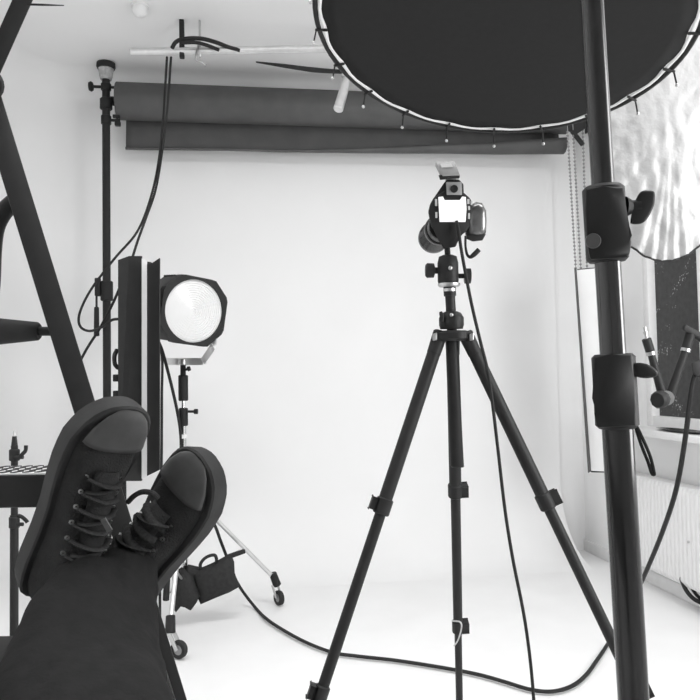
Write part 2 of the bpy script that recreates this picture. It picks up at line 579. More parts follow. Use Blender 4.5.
# power cables from the pipe down to the strip light
sd = 3.0
tag(quick('power_cable', M_CABLE, None, tube, smooth([P(167, 57, 3.53), P(165, 90, 3.49), P(163, 122, 3.6), P(158, 165, 3.5), P(150, 200, 3.42), P(137, 232, 3.35), P(115, 258, 3.3), P(92, 288, 3.25),
                                                        P(80, 312, 3.2), P(80, 326, 3.18), P(90, 331, 3.16), P(104, 326, 3.1), P(112, 320, 3.06), P(121, 319, 3.04)]), 0.0058),
    'black power cable dropping from the pipe in a wide loop around the pole', 'cable')
tag(quick('power_cable', M_CABLE, None, tube, smooth([P(171, 57, 3.53), P(168, 100, 3.48), P(163, 145, 3.55), P(156, 188, 3.4), P(146, 218, 3.25), P(138, 240, 3.14), P(132, 259, 3.07)]), 0.0058),
    'straighter black power cable dropping from the pipe to the strip light top', 'cable')
tag(quick('power_cable', M_CABLE, None, tube, smooth([P(121, 285, 3.04), P(112, 305, 3.08), P(100, 328, 3.12), P(85, 352, 3.16), P(80, 368, 3.18), P(86, 405, 3.18), P(98, 450, 3.18), P(106, 520, 3.18), P(110, 640, 3.06)]), 0.0058),
    'black cable leaving the strip light side towards the slanted black beam', 'cable')

# ceiling details
p = on(140, 5, 2, CEIL)
t = thing('ceiling_lamp', 'small round white fitting on the ceiling', 'ceiling fitting', p)
quick('base_plate', M_WHITE, t, cyl, p - Vector((0, 0, 0.012)), p, 0.042, seg=24)
quick('dome', M_WHITE, t, lathe, [(0, -0.060), (0.014, -0.058), (0.027, -0.050), (0.035, -0.030), (0.035, -0.008), (0, -0.008)], p, (0, 0, 1), 24)
tag(quick('ceiling_wire', M_CABLE, None, tube, [P(20, 4.2, 1.24), P(42, 4.8, 1.24), P(64, 5.4, 1.24)], [0.0018, 0.0018, 0.0008], 6),
    'thin black wire end sticking out from the slanted upper beam', 'wire')

# ------------------------------------------------------------------ strip light (left)
t = thing('strip_light', 'tall black strip light with two barn doors and a white slot', 'studio light', floor_at(122, 640))
dh = 3.03


def door(name, pts_front, thick, m, par, sd_=F):
    bm = B()
    prism(bm, pts_front, sd_ * thick, 0.0)
    return obj(name, bm, m, par, sharp=20)


door('barn_door', [P(118, 260, 2.93), P(129, 256, 2.97), P(141.5, 256, dh), P(141.5, 481, dh), P(118, 481, 2.93)], 0.012, M_BMETAL, t)
door('barn_door', [P(147, 264, dh), P(152, 263, 2.99), P(159.5, 258, 2.93), P(159.5, 470, 2.93), P(147, 476, dh)], 0.012, M_BMETAL, t)
bm = B(); pprism(bm, [(122, 258), (152, 262), (152, 474), (122, 480)], dh + 0.015, 0.07, 0.004); hs = obj('housing', bm, M_BMETAL, t)
bm = B(); pprism(bm, [(141.2, 258), (147.2, 261), (147.6, 477), (141.2, 479)], dh + 0.002, 0.03, 0.002); obj('diffuser', bm, M_DIFF, t, label='white diffuser slot')
sp = floor_at(123, 640)
quick('stand_pole', M_BMETAL, t, cyl, P(123, 478, dh + 0.05), Vector((P(123, 478, dh + 0.05).x, P(123, 478, dh + 0.05).y, 0.02)), 0.014, seg=14)
bp_ = P(123, 478, dh + 0.05)
quick('base', M_BMETAL, t, lathe, [(0, 0), (0.15, 0), (0.15, 0.012), (0.03, 0.03), (0, 0.03)], (bp_.x, bp_.y, 0.005), (0, 0, 1), 28)
bm = B()
tube(bm, smooth([P(117, 350, 3.0), P(114.5, 356, 2.98), P(115, 364, 2.98), P(118, 368, 3.0)]), 0.009)
obj('side_handle', bm, M_BMETAL, t)
bm = B(); box(bm, P(117, 378, 3.02), (0.03, 0.03, 0.03), bev=0.004); obj('side_bracket', bm, M_BMETAL, t)
bm = B(); box(bm, P(117, 396, 3.02), (0.03, 0.03, 0.045), bev=0.004)
obj('side_bracket', bm, M_BMETAL, t)

# ------------------------------------------------------------------ strip light (right)
t = thing('strip_light', 'tall white-faced strip light with thin black edge beside the window', 'studio light', P(597, 472, 3.7))
bm = B(); pprism(bm, [(576.5, 270), (608, 267), (614, 472), (591, 471)], 3.66, 0.05, 0.004); obj('diffuser', bm, M_DIFF, t, label='white diffuser face')
bm = B(); prism(bm, [P(574.6, 268, 3.55), P(576.6, 268.5, 3.66), P(591, 471.5, 3.66), P(588.4, 473, 3.55)], F * 0.02 + R * 0.004); obj('barn_door', bm, M_BMETAL, t)
bm = B(); pprism(bm, [(577, 269), (608, 266), (614, 473), (591, 472.5)], 3.705, 0.06, 0.004); obj('housing', bm, M_BMETAL, t)
for py in (330, 420):
    q0 = P(604, py, 3.75)
    quick('wall_mount', M_BMETAL, t, cyl, q0, on(606, py, 1, YB - 0.002), 0.016, seg=12)

# ------------------------------------------------------------------ roller stand
SD = 3.32
scx = P(184, 490, SD)
sx, sy = scx.x, scx.y


def zat(py, px=184, d=SD):
    return P(px, py, d).z


t = thing('roller_stand', 'chrome roller stand with wheels carrying the round spotlight', 'light stand', (sx, sy, 0))


def scyl(name, y0, y1, r, m, par=t, **k):
    return quick(name, m, par, cyl, (sx, sy, zat(y0)), (sx, sy, zat(y1)), r, seg=16, **k)


scyl('spigot', 378, 360, 0.013, M_BMETAL)
sl = scyl('sleeve', 401, 375, 0.0225, M_BMETAL, bev=0.004)
scyl('inner_tube', 412, 398, 0.0095, M_CHROME)
c1 = scyl('locking_collar', 426, 408, 0.021, M_BMETAL, bev=0.004)
scyl('middle_tube', 480, 424, 0.0125, M_CHROME)
scyl('tape_band', 438.5, 434.5, 0.0155, M_DIFF, label='white tape band')
c2 = scyl('leg_collar', 505, 478, 0.030, M_BMETAL, bev=0.005)
zlow = 0.16
quick('outer_tube', M_CHROME, t, cyl, (sx, sy, zlow), (sx, sy, zat(490)), 0.0165, seg=16)
quick('knob', M_BMETAL, c1, lathe, [(0, 0), (0.006, 0), (0.006, 0.025), (0.012, 0.03), (0.012, 0.045), (0, 0.047)], P(188, 411.5, SD), R, 12)
quick('knob', M_BMETAL, sl, lathe, [(0, 0), (0.006, 0), (0.006, 0.012), (0.012, 0.016), (0.010, 0.028), (0, 0.03)], P(184.5, 370, SD), R + U * 0.3, 12)
wheel_px = [(279, 600, 3.53), (179, 648.5, 2.87)]
cA = P(279, 600, 3.53); cB = P(179, 648.5, 2.87)
legs = [Vector((cA.x, cA.y, 0)), Vector((cB.x, cB.y, 0))]
vsum = (legs[0] - Vector((sx, sy, 0))).normalized() + (legs[1] - Vector((sx, sy, 0))).normalized()
legs.append(Vector((sx, sy, 0)) - vsum.normalized() * 0.46)
for i, lp in enumerate(legs):
    dirv = (lp - Vector((sx, sy, 0)))
    ln = dirv.length
    dirv.normalize()
    top = Vector((sx, sy, zat(494))) + dirv * 0.03
    end = Vector((sx, sy, 0)) + dirv * (ln - 0.02) + Vector((0, 0, 0.135))
    if i == 1:
        end = end - R * 0.035
    lg = quick('leg', M_ALU, t, cyl, top, end, 0.0105, seg=12)
    quick('brace', M_ALU, t, cyl, Vector((sx, sy, 0.19)) + dirv * 0.02, top.lerp(end, 0.62), 0.005, seg=8)
    bm = B()
    cyl(bm, end + Vector((0, 0, 0.03)) - dirv * 0.012, end - Vector((0, 0, 0.035)) + dirv * 0.012, 0.019, 0.021, seg=12, bev=0.004)
    cs = obj('caster_housing', bm, M_BMETAL, t)
    side = dirv.cross(Vector((0, 0, 1)))
    if i == 1:
        side = F * 0.92 + R * 0.35
    if i == 0:
        side = R * 0.8 + F * 0.6
    side.z = 0
    side.normalize()
    wc = Vector((lp.x, lp.y, 0.040))
    fv = side.cross(Vector((0, 0, 1)))
    bm = B()
    for s in (-1, 1):
        bar(bm, end - Vector((0, 0, 0.03)) + side * s * 0.015, wc + side * s * 0.015, 0.018, 0.004, hint=side)
    obj('caster_fork', bm, M_STEEL, cs)
    wh = quick('wheel', M_RUBBER, cs, lathe, [(0.02, -0.011), (0.034, -0.011), (0.036, -0.007), (0.036, 0.007), (0.034, 0.011), (0.02, 0.011), (0.02, -0.011)], wc, side, 24)
    quick('wheel_hub', M_MGREY, cs, lathe, [(0, -0.009), (0.021, -0.009), (0.021, 0.009), (0, 0.009)], wc, side, 18)
quick('base_collar', M_BMETAL, t, cyl, (sx, sy, 0.15), (sx, sy, 0.21), 0.026, seg=14, bev=0.004)

# ------------------------------------------------------------------ spotlight
n_ = ((CAM - P(193, 311, 3.17)).normalized() * 0.86 + R * 0.5)
n_.z -= 0.02
n_.normalize()
ur = Vector((0, 0, 1))
rx_ = ur.cross(n_).normalized()
ux_ = n_.cross(rx_)
ang = math.radians(-6)
rx2 = rx_ * math.cos(ang) + ux_ * math.sin(ang)
ux2 = ux_ * math.cos(ang) - rx_ * math.sin(ang)
LD = 3.17
lc = P(193.5, 311, LD)
t = thing('spotlight', 'black fresnel spotlight with large round glowing white lens', 'spotlight', (sx, sy, zat(362)))


def octa(r, asp=1.0, ch=0.46):
    a = [(1, ch), (ch, 1), (-ch, 1), (-1, ch), (-1, -ch), (-ch, -1), (ch, -1), (1, -ch)]
    return [(x * r, y * r * asp) for x, y in a]


def loc2(p, h):
    return lc + rx2 * p[0] + ux2 * p[1] + n_ * h


# front frame: octagonal plate with round hole
bm = B()
seg = 48
hole_r, out_r = 0.139, 0.155


def oct_pt(a, r, asp=0.97, ch=0.5):
    c, s = math.cos(a), math.sin(a)
    cand = [r / max(abs(c), 1e-6), r * asp / max(abs(s), 1e-6)]
    # diagonal edge through (r, ch r) and (ch r, r)
    k = r * (1 + ch) / (abs(c) + abs(s))
    return min(cand + [k])


ro_f, ri_f, ro_b, ri_b = [], [], [], []
for k in range(seg):
    a = 2 * PI * k / seg
    c, s = math.cos(a), math.sin(a)
    ro = oct_pt(a, out_r)
    for lst, r, hgt in ((ro_f, ro, 0.012), (ri_f, hole_r, 0.012), (ro_b, ro, -0.03), (ri_b, hole_r, -0.03)):
        lst.append(bm.verts.new(loc2((c * r, s * r), hgt)))
for k in range(seg):
    j = (k + 1) % seg
    bm.faces.new((ro_f[k], ro_f[j], ri_f[j], ri_f[k]))
    bm.faces.new((ro_b[k], ro_b[j], ro_f[j], ro_f[k]))
    bm.faces.new((ri_f[k], ri_f[j], ri_b[j], ri_b[k]))
    bm.faces.new((ri_b[k], ri_b[j], ro_b[j], ro_b[k]))
obj('front_frame', bm, M_BMETAL, t, sharp=25)
prof = [(0, 0.004)]
for k in range(14):
    r0 = 0.141 * (k + 0.15) / 14
    r1 = 0.141 * (k + 1) / 14
    prof += [(r0, 0.003), (r1, -0.0005)]
prof += [(0.141, -0.012), (0, -0.012)]
quick('lens', M_LENSW, t, lathe, prof, lc, n_, 48, label='glowing round fresnel lens')
bm = B()
ra = []
for hgt, sc in ((-0.028, 0.99), (-0.20, 0.97), (-0.27, 0.86)):
    ra.append([bm.verts.new(loc2((x * sc, y * sc), hgt)) for x, y in octa(0.150, 0.97, 0.5)])
for a, b in zip(ra, ra[1:]):
    for k in range(8):
        j = (k + 1) % 8
        bm.faces.new((a[k], a[j], b[j], b[k]))
bm.faces.new(ra[0]); bm.faces.new(ra[-1][::-1])
body = obj('lamp_body', bm, M_BMETAL, t, sharp=20)
bm = B()
for k in range(5):
    prism(bm, [loc2((-0.07 + dx, 0.142), -0.10 - 0.025 * k + dy) for dx, dy in ((0, 0), (0.14, 0), (0.14, 0.012), (0, 0.012))], ux2 * 0.01)
obj('vent_fin', bm, M_BMETAL, body)
# yoke
hy = -0.09
yk = [loc2((0.160, 0.0), hy), P(213.5, 346, 3.22), P(203, 361.5, 3.30), P(165, 361.5, 3.36), P(152, 346, 3.42), loc2((-0.160, 0.0), hy)]
bm = B()
for a, b in zip(yk, yk[1:]):
    bar(bm, a, b, 0.032, 0.006, hint=(F + R * 0.4) if abs((b - a).normalized().z) < 0.9 else None, bev=0.001)
obj('yoke', bm, M_ALU, t, label='bare aluminium yoke')
for s in (-1, 1):
    quick('pivot_knob', M_BMETAL, t, cyl, loc2((s * 0.146, 0), hy), loc2((s * 0.185, 0), hy), 0.022, seg=14, bev=0.004)
bm = B(); cyl(bm, (sx, sy, zat(365)), (sx, sy, zat(359)), 0.024, seg=14, bev=0.003); obj('mount_plate', bm, M_STEEL, t)
tag(quick('lamp_cable', M_CABLE, None, tube, smooth([loc2((-0.06, -0.14), -0.2), P(162, 350, 3.3), P(167, 368, 3.3), P(173, 392, 3.3), P(178.5, 418, 3.31), P(181, 440, 3.32), P(182, 480, 3.30), P(196, 500, 3.3), P(213, 522, 3.33), P(221, 542, 3.36), P(228, 560, 3.40),
                                                       P(238, 584, 3.47)] + [floor_at(x, y, 0.014) for x, y in ((254, 606), (268, 620), (290, 634), (312, 645), (335, 653), (360, 656.5), (400, 661), (450, 669), (480, 675), (505, 682), (530, 689.5), (552, 691.5), (572, 686), (586, 675), (597, 660), (607, 645))]
                                                      + [P(618, 625, 2.85), P(635, 595, 2.6), P(645, 574, 2.45), P(662, 533, 2.25), P(676, 490, 2.1), P(685, 440, 2.02), P(690, 400, 1.98), P(694, 378, 1.96), P(701, 366, 1.96)], 6), 0.0072, 8),
    'long black power cable snaking from the spotlight across the white floor', 'cable')
tag(quick('lamp_cable', M_CABLE, None, tube, smooth([loc2((-0.09, -0.13), -0.2), P(161.5, 352, 3.3), P(161.8, 400, 3.3), P(161.5, 470, 3.3), P(160, 560, 3.25), P(160, 640, 3.05)]), 0.006),
    'thin black cable hanging straight beside the strip light', 'cable')

# ------------------------------------------------------------------ sandbag


def puffy(bm, px, d, thick, puff=0.35):
    """bag outline in pixels, pillowed front and back"""
    pts = [P(x, y, d) for x, y in px]
    c = sum(pts, Vector()) / len(pts)
    rings = []
    for s, h in ((1.0, 0.0), (0.96, -0.5), (0.82, -0.85), (0.5, -1.0)):
        rings.append([bm.verts.new(c + (p - c) * s + F * h * thick / 2) for p in pts])
    back = []
    for s, h in ((0.96, 0.5), (0.82, 0.85), (0.5, 1.0)):
        back.append([bm.verts.new(c + (p - c) * s + F * h * thick / 2) for p in pts])
    n = len(pts)
    for seq in (rings, [rings[0]] + back):
        for a, b in zip(seq, seq[1:]):
            for k in range(n):
                j = (k + 1) % n
                bm.faces.new((a[k], a[j], b[j], b[k]))
        bm.faces.new(seq[-1])


t = thing('sandbag', 'black saddle sandbag with carry handle hung on the roller stand leg', 'sandbag', P(205, 606, 3.2))
bm = B(); puffy(bm, [(193, 571), (204, 567), (215, 562), (226, 556), (232, 557.5), (234, 563), (234.5, 574), (237, 582), (240, 586), (231, 591), (216, 597), (201, 603.5), (198.5, 598), (197, 588)], 3.28, 0.10); obj('pouch', bm, M_CANVAS, t, sharp=60)
bm = B(); puffy(bm, [(176, 572), (180, 568), (186, 571), (192, 575), (195, 584), (200, 595), (197, 602), (192, 609), (187, 606), (182, 605), (177, 611), (173, 606), (174, 590)], 3.24, 0.11); obj('pouch', bm, M_CANVAS, t, sharp=60)
bm = B(); tube(bm, smooth([P(200.5, 569, 3.26), P(200.5, 564, 3.25), P(204, 559, 3.25), P(209, 556, 3.25), P(214.5, 555.2, 3.25), P(216.5, 559, 3.25), P(216, 564, 3.26)]), 0.0075, 8); obj('carry_handle', bm, M_CANVAS, t)
bm = B(); bar(bm, P(186, 572, 3.26), P(199, 575, 3.28), 0.06, 0.05, hint=F, bev=0.006); obj('saddle_strap', bm, M_CANVAS, t)
bm = B(); bar(bm, P(226, 557.5, 3.30), P(244.5, 551, 3.37), 0.020, 0.02, hint=F, bev=0.004); obj('strap_end', bm, M_CANVAS, t)
bm = B(); tube(bm, smooth([P(169, 577, 3.16), P(172, 575, 3.16), P(173, 583, 3.16), P(171, 592, 3.16), P(168, 590, 3.16), P(169, 577, 3.16)], 4), 0.0035, 6); obj('buckle', bm, M_STEEL, t, label='steel wire buckle')
bm = B(); tube(bm, smooth([P(178, 572, 3.2), P(172, 567, 3.17), P(168, 569, 3.16), P(167, 580, 3.15), P(166, 600, 3.15)]), 0.014, 8); obj('side_strap', bm, M_CANVAS, t)

# ------------------------------------------------------------------ camera tripod
TD = 1.80
t = thing('camera_tripod', 'black three-legged camera tripod with ball head standing on white floor', 'tripod', Vector((P(451, 340, TD).x, P(451, 340, TD).y, 0)))


def tp(x, y, d=TD):
    return P(x, y, d)


def to_floor(a, b):
    k = (a.z - 0.0) / (a.z - b.z)
    return a + (b - a) * k


specs = [(tp(439.5, 336, 1.79), P(322, 690, 1.65), (383, 507), (320.5, 695)),
         (tp(467, 337, 1.79), P(609, 634, 1.68), (546, 502), None),
         (tp(452.5, 337, 1.84), P(458, 627, 2.12), (455.5, 491), (458, 627))]
for i, (a, b, lk1, lk2) in enumerate(specs):
    foot = to_floor(a, b)
    vec = (foot - a)
    L = vec.length
    # lock positions along the leg from image rows
    def at_row(py):
        lo, hi = 0.0, 1.0
        for _ in range(40):
            m_ = (lo + hi) / 2
            q = a + vec * m_
            v = 350 - FPX * ((q - CAM).dot(U)) / depth(q)
            if v < py:
                lo = m_
            else:
                hi = m_
        return lo
    f1 = at_row(lk1[1])
    f2 = at_row(lk2[1]) if lk2 else f1 + 0.36
    p1, p2 = a + vec * f1, a + vec * f2
    lg = quick('leg', M_BMETAL, t, cyl, a, p1, 0.0165, 0.0165, seg=16)
    quick('lower_section', M_BMETAL, lg, cyl, p1 - vec.normalized() * 0.02, p2, 0.0135, seg=14)
    quick('foot_section', M_BMETAL, lg, cyl, p2 - vec.normalized() * 0.02, foot + vec.normalized() * -0.02, 0.0108, seg=14)
    hint = -F
    for p_, r_ in ((p1, 0.0205), (p2, 0.0175)):
        bm = B()
        dv = vec.normalized()
        cyl(bm, p_ - dv * 0.022, p_ + dv * 0.018, r_, seg=12, bev=0.003)
        s_ = -1 if i == 0 else 1
        x_, y_, z_ = frame(dv, F)
        xx = x_ if x_.dot(R) * s_ > 0 else -x_
        box_c = p_ + xx * (r_ + 0.004) - dv * 0.002
        mx = Matrix((xx, dv.cross(xx), dv)).transposed().to_4x4()
        mx.translation = box_c
        box(bm, (0, 0, 0), (0.014, 0.026, 0.030), mx, bev=0.003)
        obj('leg_lock', bm, M_BMETAL, lg)
    quick('rubber_foot', M_RUBBER, lg, cyl, foot - vec.normalized() * 0.035, foot, 0.016, 0.012, seg=12)
    # shoulder hinge
    bm = B()
    x_, y_, z_ = frame(vec, F)
    cyl(bm, a - vec.normalized() * 0.012, a + vec.normalized() * 0.05, 0.019, 0.0175, seg=14, bev=0.003)
    obj('leg_shoulder', bm, M_BMETAL, lg)
# wire on the far leg lock
bm = B(); tube(bm, smooth([P(452, 621, 2.08), P(460, 622, 2.06), P(461.5, 628, 2.06), P(458, 640, 2.08), P(454, 646, 2.08)]), 0.0022, 6); obj('safety_wire', bm, M_LGREY, t, label='thin pale wire')
# hub
hub = quick('hub', M_BMETAL, t, lathe, [(0, 0), (0.040, 0), (0.046, 0.006), (0.046, 0.02), (0.036, 0.026), (0, 0.026)], tp(452, 341), U0, 24)
for x0, x1 in ((432.5, 437), (469.5, 474)):
    bm = B(); pprism(bm, [(x0, 334), (x1, 332.5), (x1, 340), (x0, 341)], 1.765, 0.02, 0.002); obj('hinge_cap', bm, M_STEEL, hub)
quick('column_clamp', M_BMETAL, t, lathe, [(0, 0), (0.028, 0), (0.031, 0.01), (0.031, 0.028), (0.024, 0.040), (0.012, 0.045), (0, 0.045)], tp(451.5, 329), U0, 24)
bm = B(); pprism(bm, [(439, 312), (442, 311), (444, 315), (444, 322), (440, 321)], 1.77, 0.025, 0.002); obj('clamp_lug', bm, M_BMETAL, t)
bm = B(); ball(bm, tp(451.5, 315, 1.772), 0.005, 10); obj('clamp_screw', bm, M_STEEL, t)
quick('centre_column', M_BMETAL, t, cyl, tp(459, 467, 1.80), tp(450, 294, 1.80), 0.0125, seg=16)
quick('column_end', M_BMETAL, t, cyl, tp(456.8, 467, 1.80), tp(452, 340, 1.80), 0.0165, seg=16, bev=0.003)
hd = quick('ball_head', M_BMETAL, t, lathe, [(0, 0), (0.0245, 0), (0.026, 0.004), (0.026, 0.05), (0.022, 0.066), (0.012, 0.070), (0, 0.070)], tp(448.2, 283), U0, 24)
quick('pan_plate', M_STEEL, hd, lathe, [(0, 0), (0.024, 0), (0.028, 0.004), (0.028, 0.009), (0, 0.009)], tp(449, 287), U0, 24)
quick('head_neck', M_BMETAL, hd, cyl, tp(450, 296), tp(449.5, 286), 0.0155, seg=16)
quick('neck_ring', M_STEEL, hd, cyl, tp(449.6, 291.5), tp(449.5, 288.5), 0.0160, seg=16)
quick('head_stem', M_BMETAL, hd, cyl, tp(448, 258), tp(447, 246), 0.0075, seg=12)
quick('tension_knob', M_BMETAL, hd, lathe, [(0, 0), (0.008, 0), (0.008, 0.01), (0.018, 0.013), (0.0185, 0.03), (0.014, 0.034), (0, 0.034)], tp(439, 270.5), -R, 18)
quick('pan_knob', M_BMETAL, hd, lathe, [(0, 0), (0.006, 0), (0.006, 0.022), (0.019, 0.022), (0.019, 0.036), (0, 0.037)], tp(456, 276), R, 18)
bm = B(); ball(bm, tp(450.3, 268, 1.774), 0.0055, 10); obj('head_screw', bm, M_STEEL, hd)

# ------------------------------------------------------------------ camera
KD = 1.76
t = thing('photo_camera', 'black digital camera with bright rear screen mounted on the tripod', 'camera', tp(448, 250))
bm = B(); pprism(bm, [(434, 197), (446, 190), (462, 191), (470, 198), (473.5, 205), (472, 224), (466, 232), (459, 236), (456, 247), (443, 249), (440, 240), (431, 226), (428, 212), (430, 204)], KD, 0.055, 0.004); bd = obj('body', bm, M_BMETAL, t, sharp=50)
bm = B(); pprism(bm, [(438.2, 197), (443, 196.5), (444.5, 200.5), (460, 200.5), (462, 196.5), (465.8, 197), (466.5, 209), (465.5, 222), (439.5, 222)], KD - 0.006, 0.02, 0.001); obj('rear_screen', bm, M_SCREEN, t, label='glowing white rear screen')
bm = B(); pprism(bm, [(444, 183), (447, 179.5), (459, 179.5), (463.5, 184), (464, 196), (446, 198), (434, 197.5)], KD + 0.004, 0.05, 0.003); obj('prism_hump', bm, M_BMETAL, t)
bm = B(); pprism(bm, [(446, 182), (461.5, 182), (462, 195), (446.5, 195)], KD - 0.008, 0.02, 0.002); ep = obj('eyepiece_frame', bm, M_MGREY, t)
quick('eyepiece', M_BGLOSS, ep, lathe, [(0, 0), (0.0095, 0), (0.0095, 0.003), (0.006, 0.003), (0.006, 0.001), (0, 0.001)], P(454, 189, KD - 0.008), -F, 18)
for x0, y0, x1, y1 in ((435, 199, 437.2, 206), (435.3, 212, 437.4, 218), (467.2, 199, 469.5, 204), (468, 206, 470, 210), (470.5, 201, 472.5, 205), (468, 213, 470, 219)):
    bm = B(); pprism(bm, [(x0, y0), (x1, y0), (x1, y1), (x0, y1)], KD - 0.003, 0.008, 0.0008); obj('button', bm, M_LGREY, t)
bm = B()
rings = []
gpx = [(468, 206), (476, 202), (482, 203), (486, 210), (486.5, 222), (486, 233), (482, 239), (474, 240), (467, 237), (466, 226)]
pts = [P(x, y, KD + 0.02) for x, y in gpx]
cc = sum(pts, Vector()) / len(pts)
for s, h in ((0.55, -0.024), (0.85, -0.018), (1.0, 0.0), (1.0, 0.025), (0.85, 0.038), (0.5, 0.042)):
    rings.append([bm.verts.new(cc + (p - cc) * s + F * h) for p in pts])
for a, b in zip(rings, rings[1:]):
    for k in range(len(pts)):
        j = (k + 1) % len(pts)
        bm.faces.new((a[k], a[j], b[j], b[k]))
bm.faces.new(rings[0]); bm.faces.new(rings[-1])
gr = obj('hand_grip', bm, M_GRIP, t, sharp=70, label='glossy grey hand grip')
bm = B(); pprism(bm, [(467, 234.5), (486, 234), (482.5, 240.5), (473, 241.5), (466.5, 239)], KD + 0.0, 0.05, 0.002); obj('grip_base', bm, M_BMETAL, gr)
ldir = (F * 0.985 - R * 0.06 - U * 0.07).normalized()
l0 = P(442.5, 226.5, KD + 0.03)
ln = quick('lens', M_BGLOSS, t, lathe, [(0, 0), (0.033, 0), (0.035, 0.01), (0.035, 0.05), (0.038, 0.055), (0.038, 0.10), (0.041, 0.105), (0.041, 0.13), (0.034, 0.13), (0.030, 0.10), (0, 0.10)], l0, ldir, 32)
quick('lens_ring', M_DGREY, ln, lathe, [(0.036, 0), (0.0395, 0), (0.0395, 0.012), (0.036, 0.012), (0.036, 0)], l0 + ldir * 0.03, ldir, 32)
bm = B(); tube(bm, smooth([P(465.5, 236, KD), P(465.5, 246, KD), P(467, 254, KD), P(470, 257, KD - 0.005), P(474, 254.5, KD - 0.008), P(479, 249.5, KD - 0.01)]), [0.003, 0.003, 0.0035, 0.004, 0.006, 0.006], 8); obj('wrist_strap', bm, M_CABLE, t)
# radio trigger on the hot shoe
t = thing('radio_trigger', 'small grey radio trigger sitting on the camera hot shoe', 'trigger', P(448, 181, KD))
bm = B(); prism(bm, [P(435.5, 161.5, KD + 0.012), P(454.5, 161, KD + 0.012), P(460, 174.5, KD - 0.008), P(442.5, 175.5, KD - 0.008)], -U * 0.008 + F * 0.012, 0.0015); tc_ = obj('top_shell', bm, M_MGREY, t)
bm = B(); prism(bm, [P(440, 163.8, KD + 0.006), P(451, 163.3, KD + 0.006), P(453, 167, KD + 0.0005), P(442, 167.6, KD + 0.0005)], F * 0.004); obj('label_plate', bm, M_LGREY, tc_)
bm = B(); pprism(bm, [(438.5, 175), (460, 175.5), (459.5, 178), (440, 180)], KD - 0.006, 0.03, 0.001); obj('base_rim', bm, M_BMETAL, tc_)
bm = B(); pprism(bm, [(445.5, 177), (456, 177), (456, 183), (445.5, 183)], KD + 0.006, 0.02); obj('shoe_foot', bm, M_STEEL, t)
# tether cable
tag(quick('tether_cable', M_CABLE, None, tube, smooth([P(456.5, 221, KD - 0.008), P(458.5, 230, KD - 0.012), P(461, 248, KD - 0.016), P(466, 276, 1.735), P(472, 306, 1.74), P(480, 340, 1.72), P(487, 368, 1.72), P(492, 400, 1.72), P(498, 450, 1.72), P(505, 510, 1.71), P(513, 560, 1.70), P(523, 610, 1.70), P(529, 650, 1.69),
                                                         P(533, 690, 1.69), P(534, 720, 1.68), P(532, 780, 1.68), P(520, 845, 1.66)]), 0.0042, 8),
    'thin tether cable running from the camera screen down past the tripod leg', 'cable')

# ------------------------------------------------------------------ black round reflector overhead
RD = 1.40
rc = P(501, 29, RD)
RR = 0.364
th = math.radians(13.7)
RX = (R * math.cos(math.radians(6.6)) - U * math.sin(math.radians(6.6)))
bx_ = (F * math.cos(th) - U * math.sin(th)).normalized()
nrm = RX.cross(bx_).normalized()
if nrm.z > 0:
    nrm = -nrm          # points down, to the viewer
t = thing('round_reflector', 'large round black reflector stretched in a ring above the camera', 'reflector', rc)


def rp(a, r, h=0.0):
    return rc + (RX * math.sin(a) + bx_ * math.cos(a)) * r + nrm * h


bm = B()
SEG = 96
prev = None
for r, h in ((0.0, 0.0), (0.12, 0.001), (0.24, 0.001), (0.32, 0.0), (0.349, 0.0)):
    if r == 0:
        cur = [bm.verts.new(rp(0, 0, h))]
    else:
        cur = [bm.verts.new(rp(2 * PI * k / SEG, r + (0.003 * math.cos(20 * 2 * PI * k / SEG) if r > 0.34 else 0), h)) for k in range(SEG)]
    if prev:
        for k in range(SEG):
            j = (k + 1) % SEG
            if len(prev) == 1:
                bm.faces.new((prev[0], cur[k], cur[j]))
            else:
                bm.faces.new((prev[k], prev[j], cur[j], cur[k]))
    prev = cur
o = obj('black_fabric', bm, M_CLOTH, t, sharp=70)
sm = o.modifiers.new('thickness', 'SOLIDIFY'); sm.thickness = 0.002


def ring(bm, r, rad_, h=0.0, seg=8, wob=0.0):
    vs = []
    for k in range(SEG):
        a = 2 * PI * k / SEG
        er = (RX * math.sin(a) + bx_ * math.cos(a))
        rq = r + wob * math.cos(20 * a)
        vs.append([bm.verts.new(rp(a, rq, h) + (er * math.cos(2 * PI * q / seg) + nrm * math.sin(2 * PI * q / seg)) * rad_) for q in range(seg)])
    for k in range(SEG):
        a, b = vs[k], vs[(k + 1) % SEG]
        for q in range(seg):
            q2 = (q + 1) % seg
            bm.faces.new((a[q], a[q2], b[q2], b[q]))


bm = B(); ring(bm, RR, 0.0052); obj('outer_ring', bm, M_BMETAL, t, sharp=70)
bm = B(); ring(bm, 0.3535, 0.0044, 0.0, wob=0.0015); obj('white_piping', bm, M_PIPING, t, sharp=70, label='white elastic edge')
for k in range(20):
    a = 2 * PI * (k + 0.5) / 20
    bm = B()
    p0, p1 = rp(a, 0.345, 0.006), rp(a, RR + 0.006, 0.006)
    tube(bm, [p0, p1], 0.0028, 6)
    er = (RX * math.sin(a) + bx_ * math.cos(a))
    p2 = p1 + er * 0.004 + Vector((0, 0, -0.027))
    tube(bm, [p1 - er * 0.002, p2], 0.0018, 6)
    bg = obj('bungee', bm, M_CABLE, t)
    quick('bungee_bead', M_STEEL, bg, ball, p2, 0.0038, 8)
# ------------------------------------------------------------------ near chrome stand
ND = 0.90
axA, axB = P(592, 0, ND), P(633.5, 700, ND)
nv = (axB - axA).normalized()


def nax(py):
    return axA + (axB - axA) * (py / 700.0)


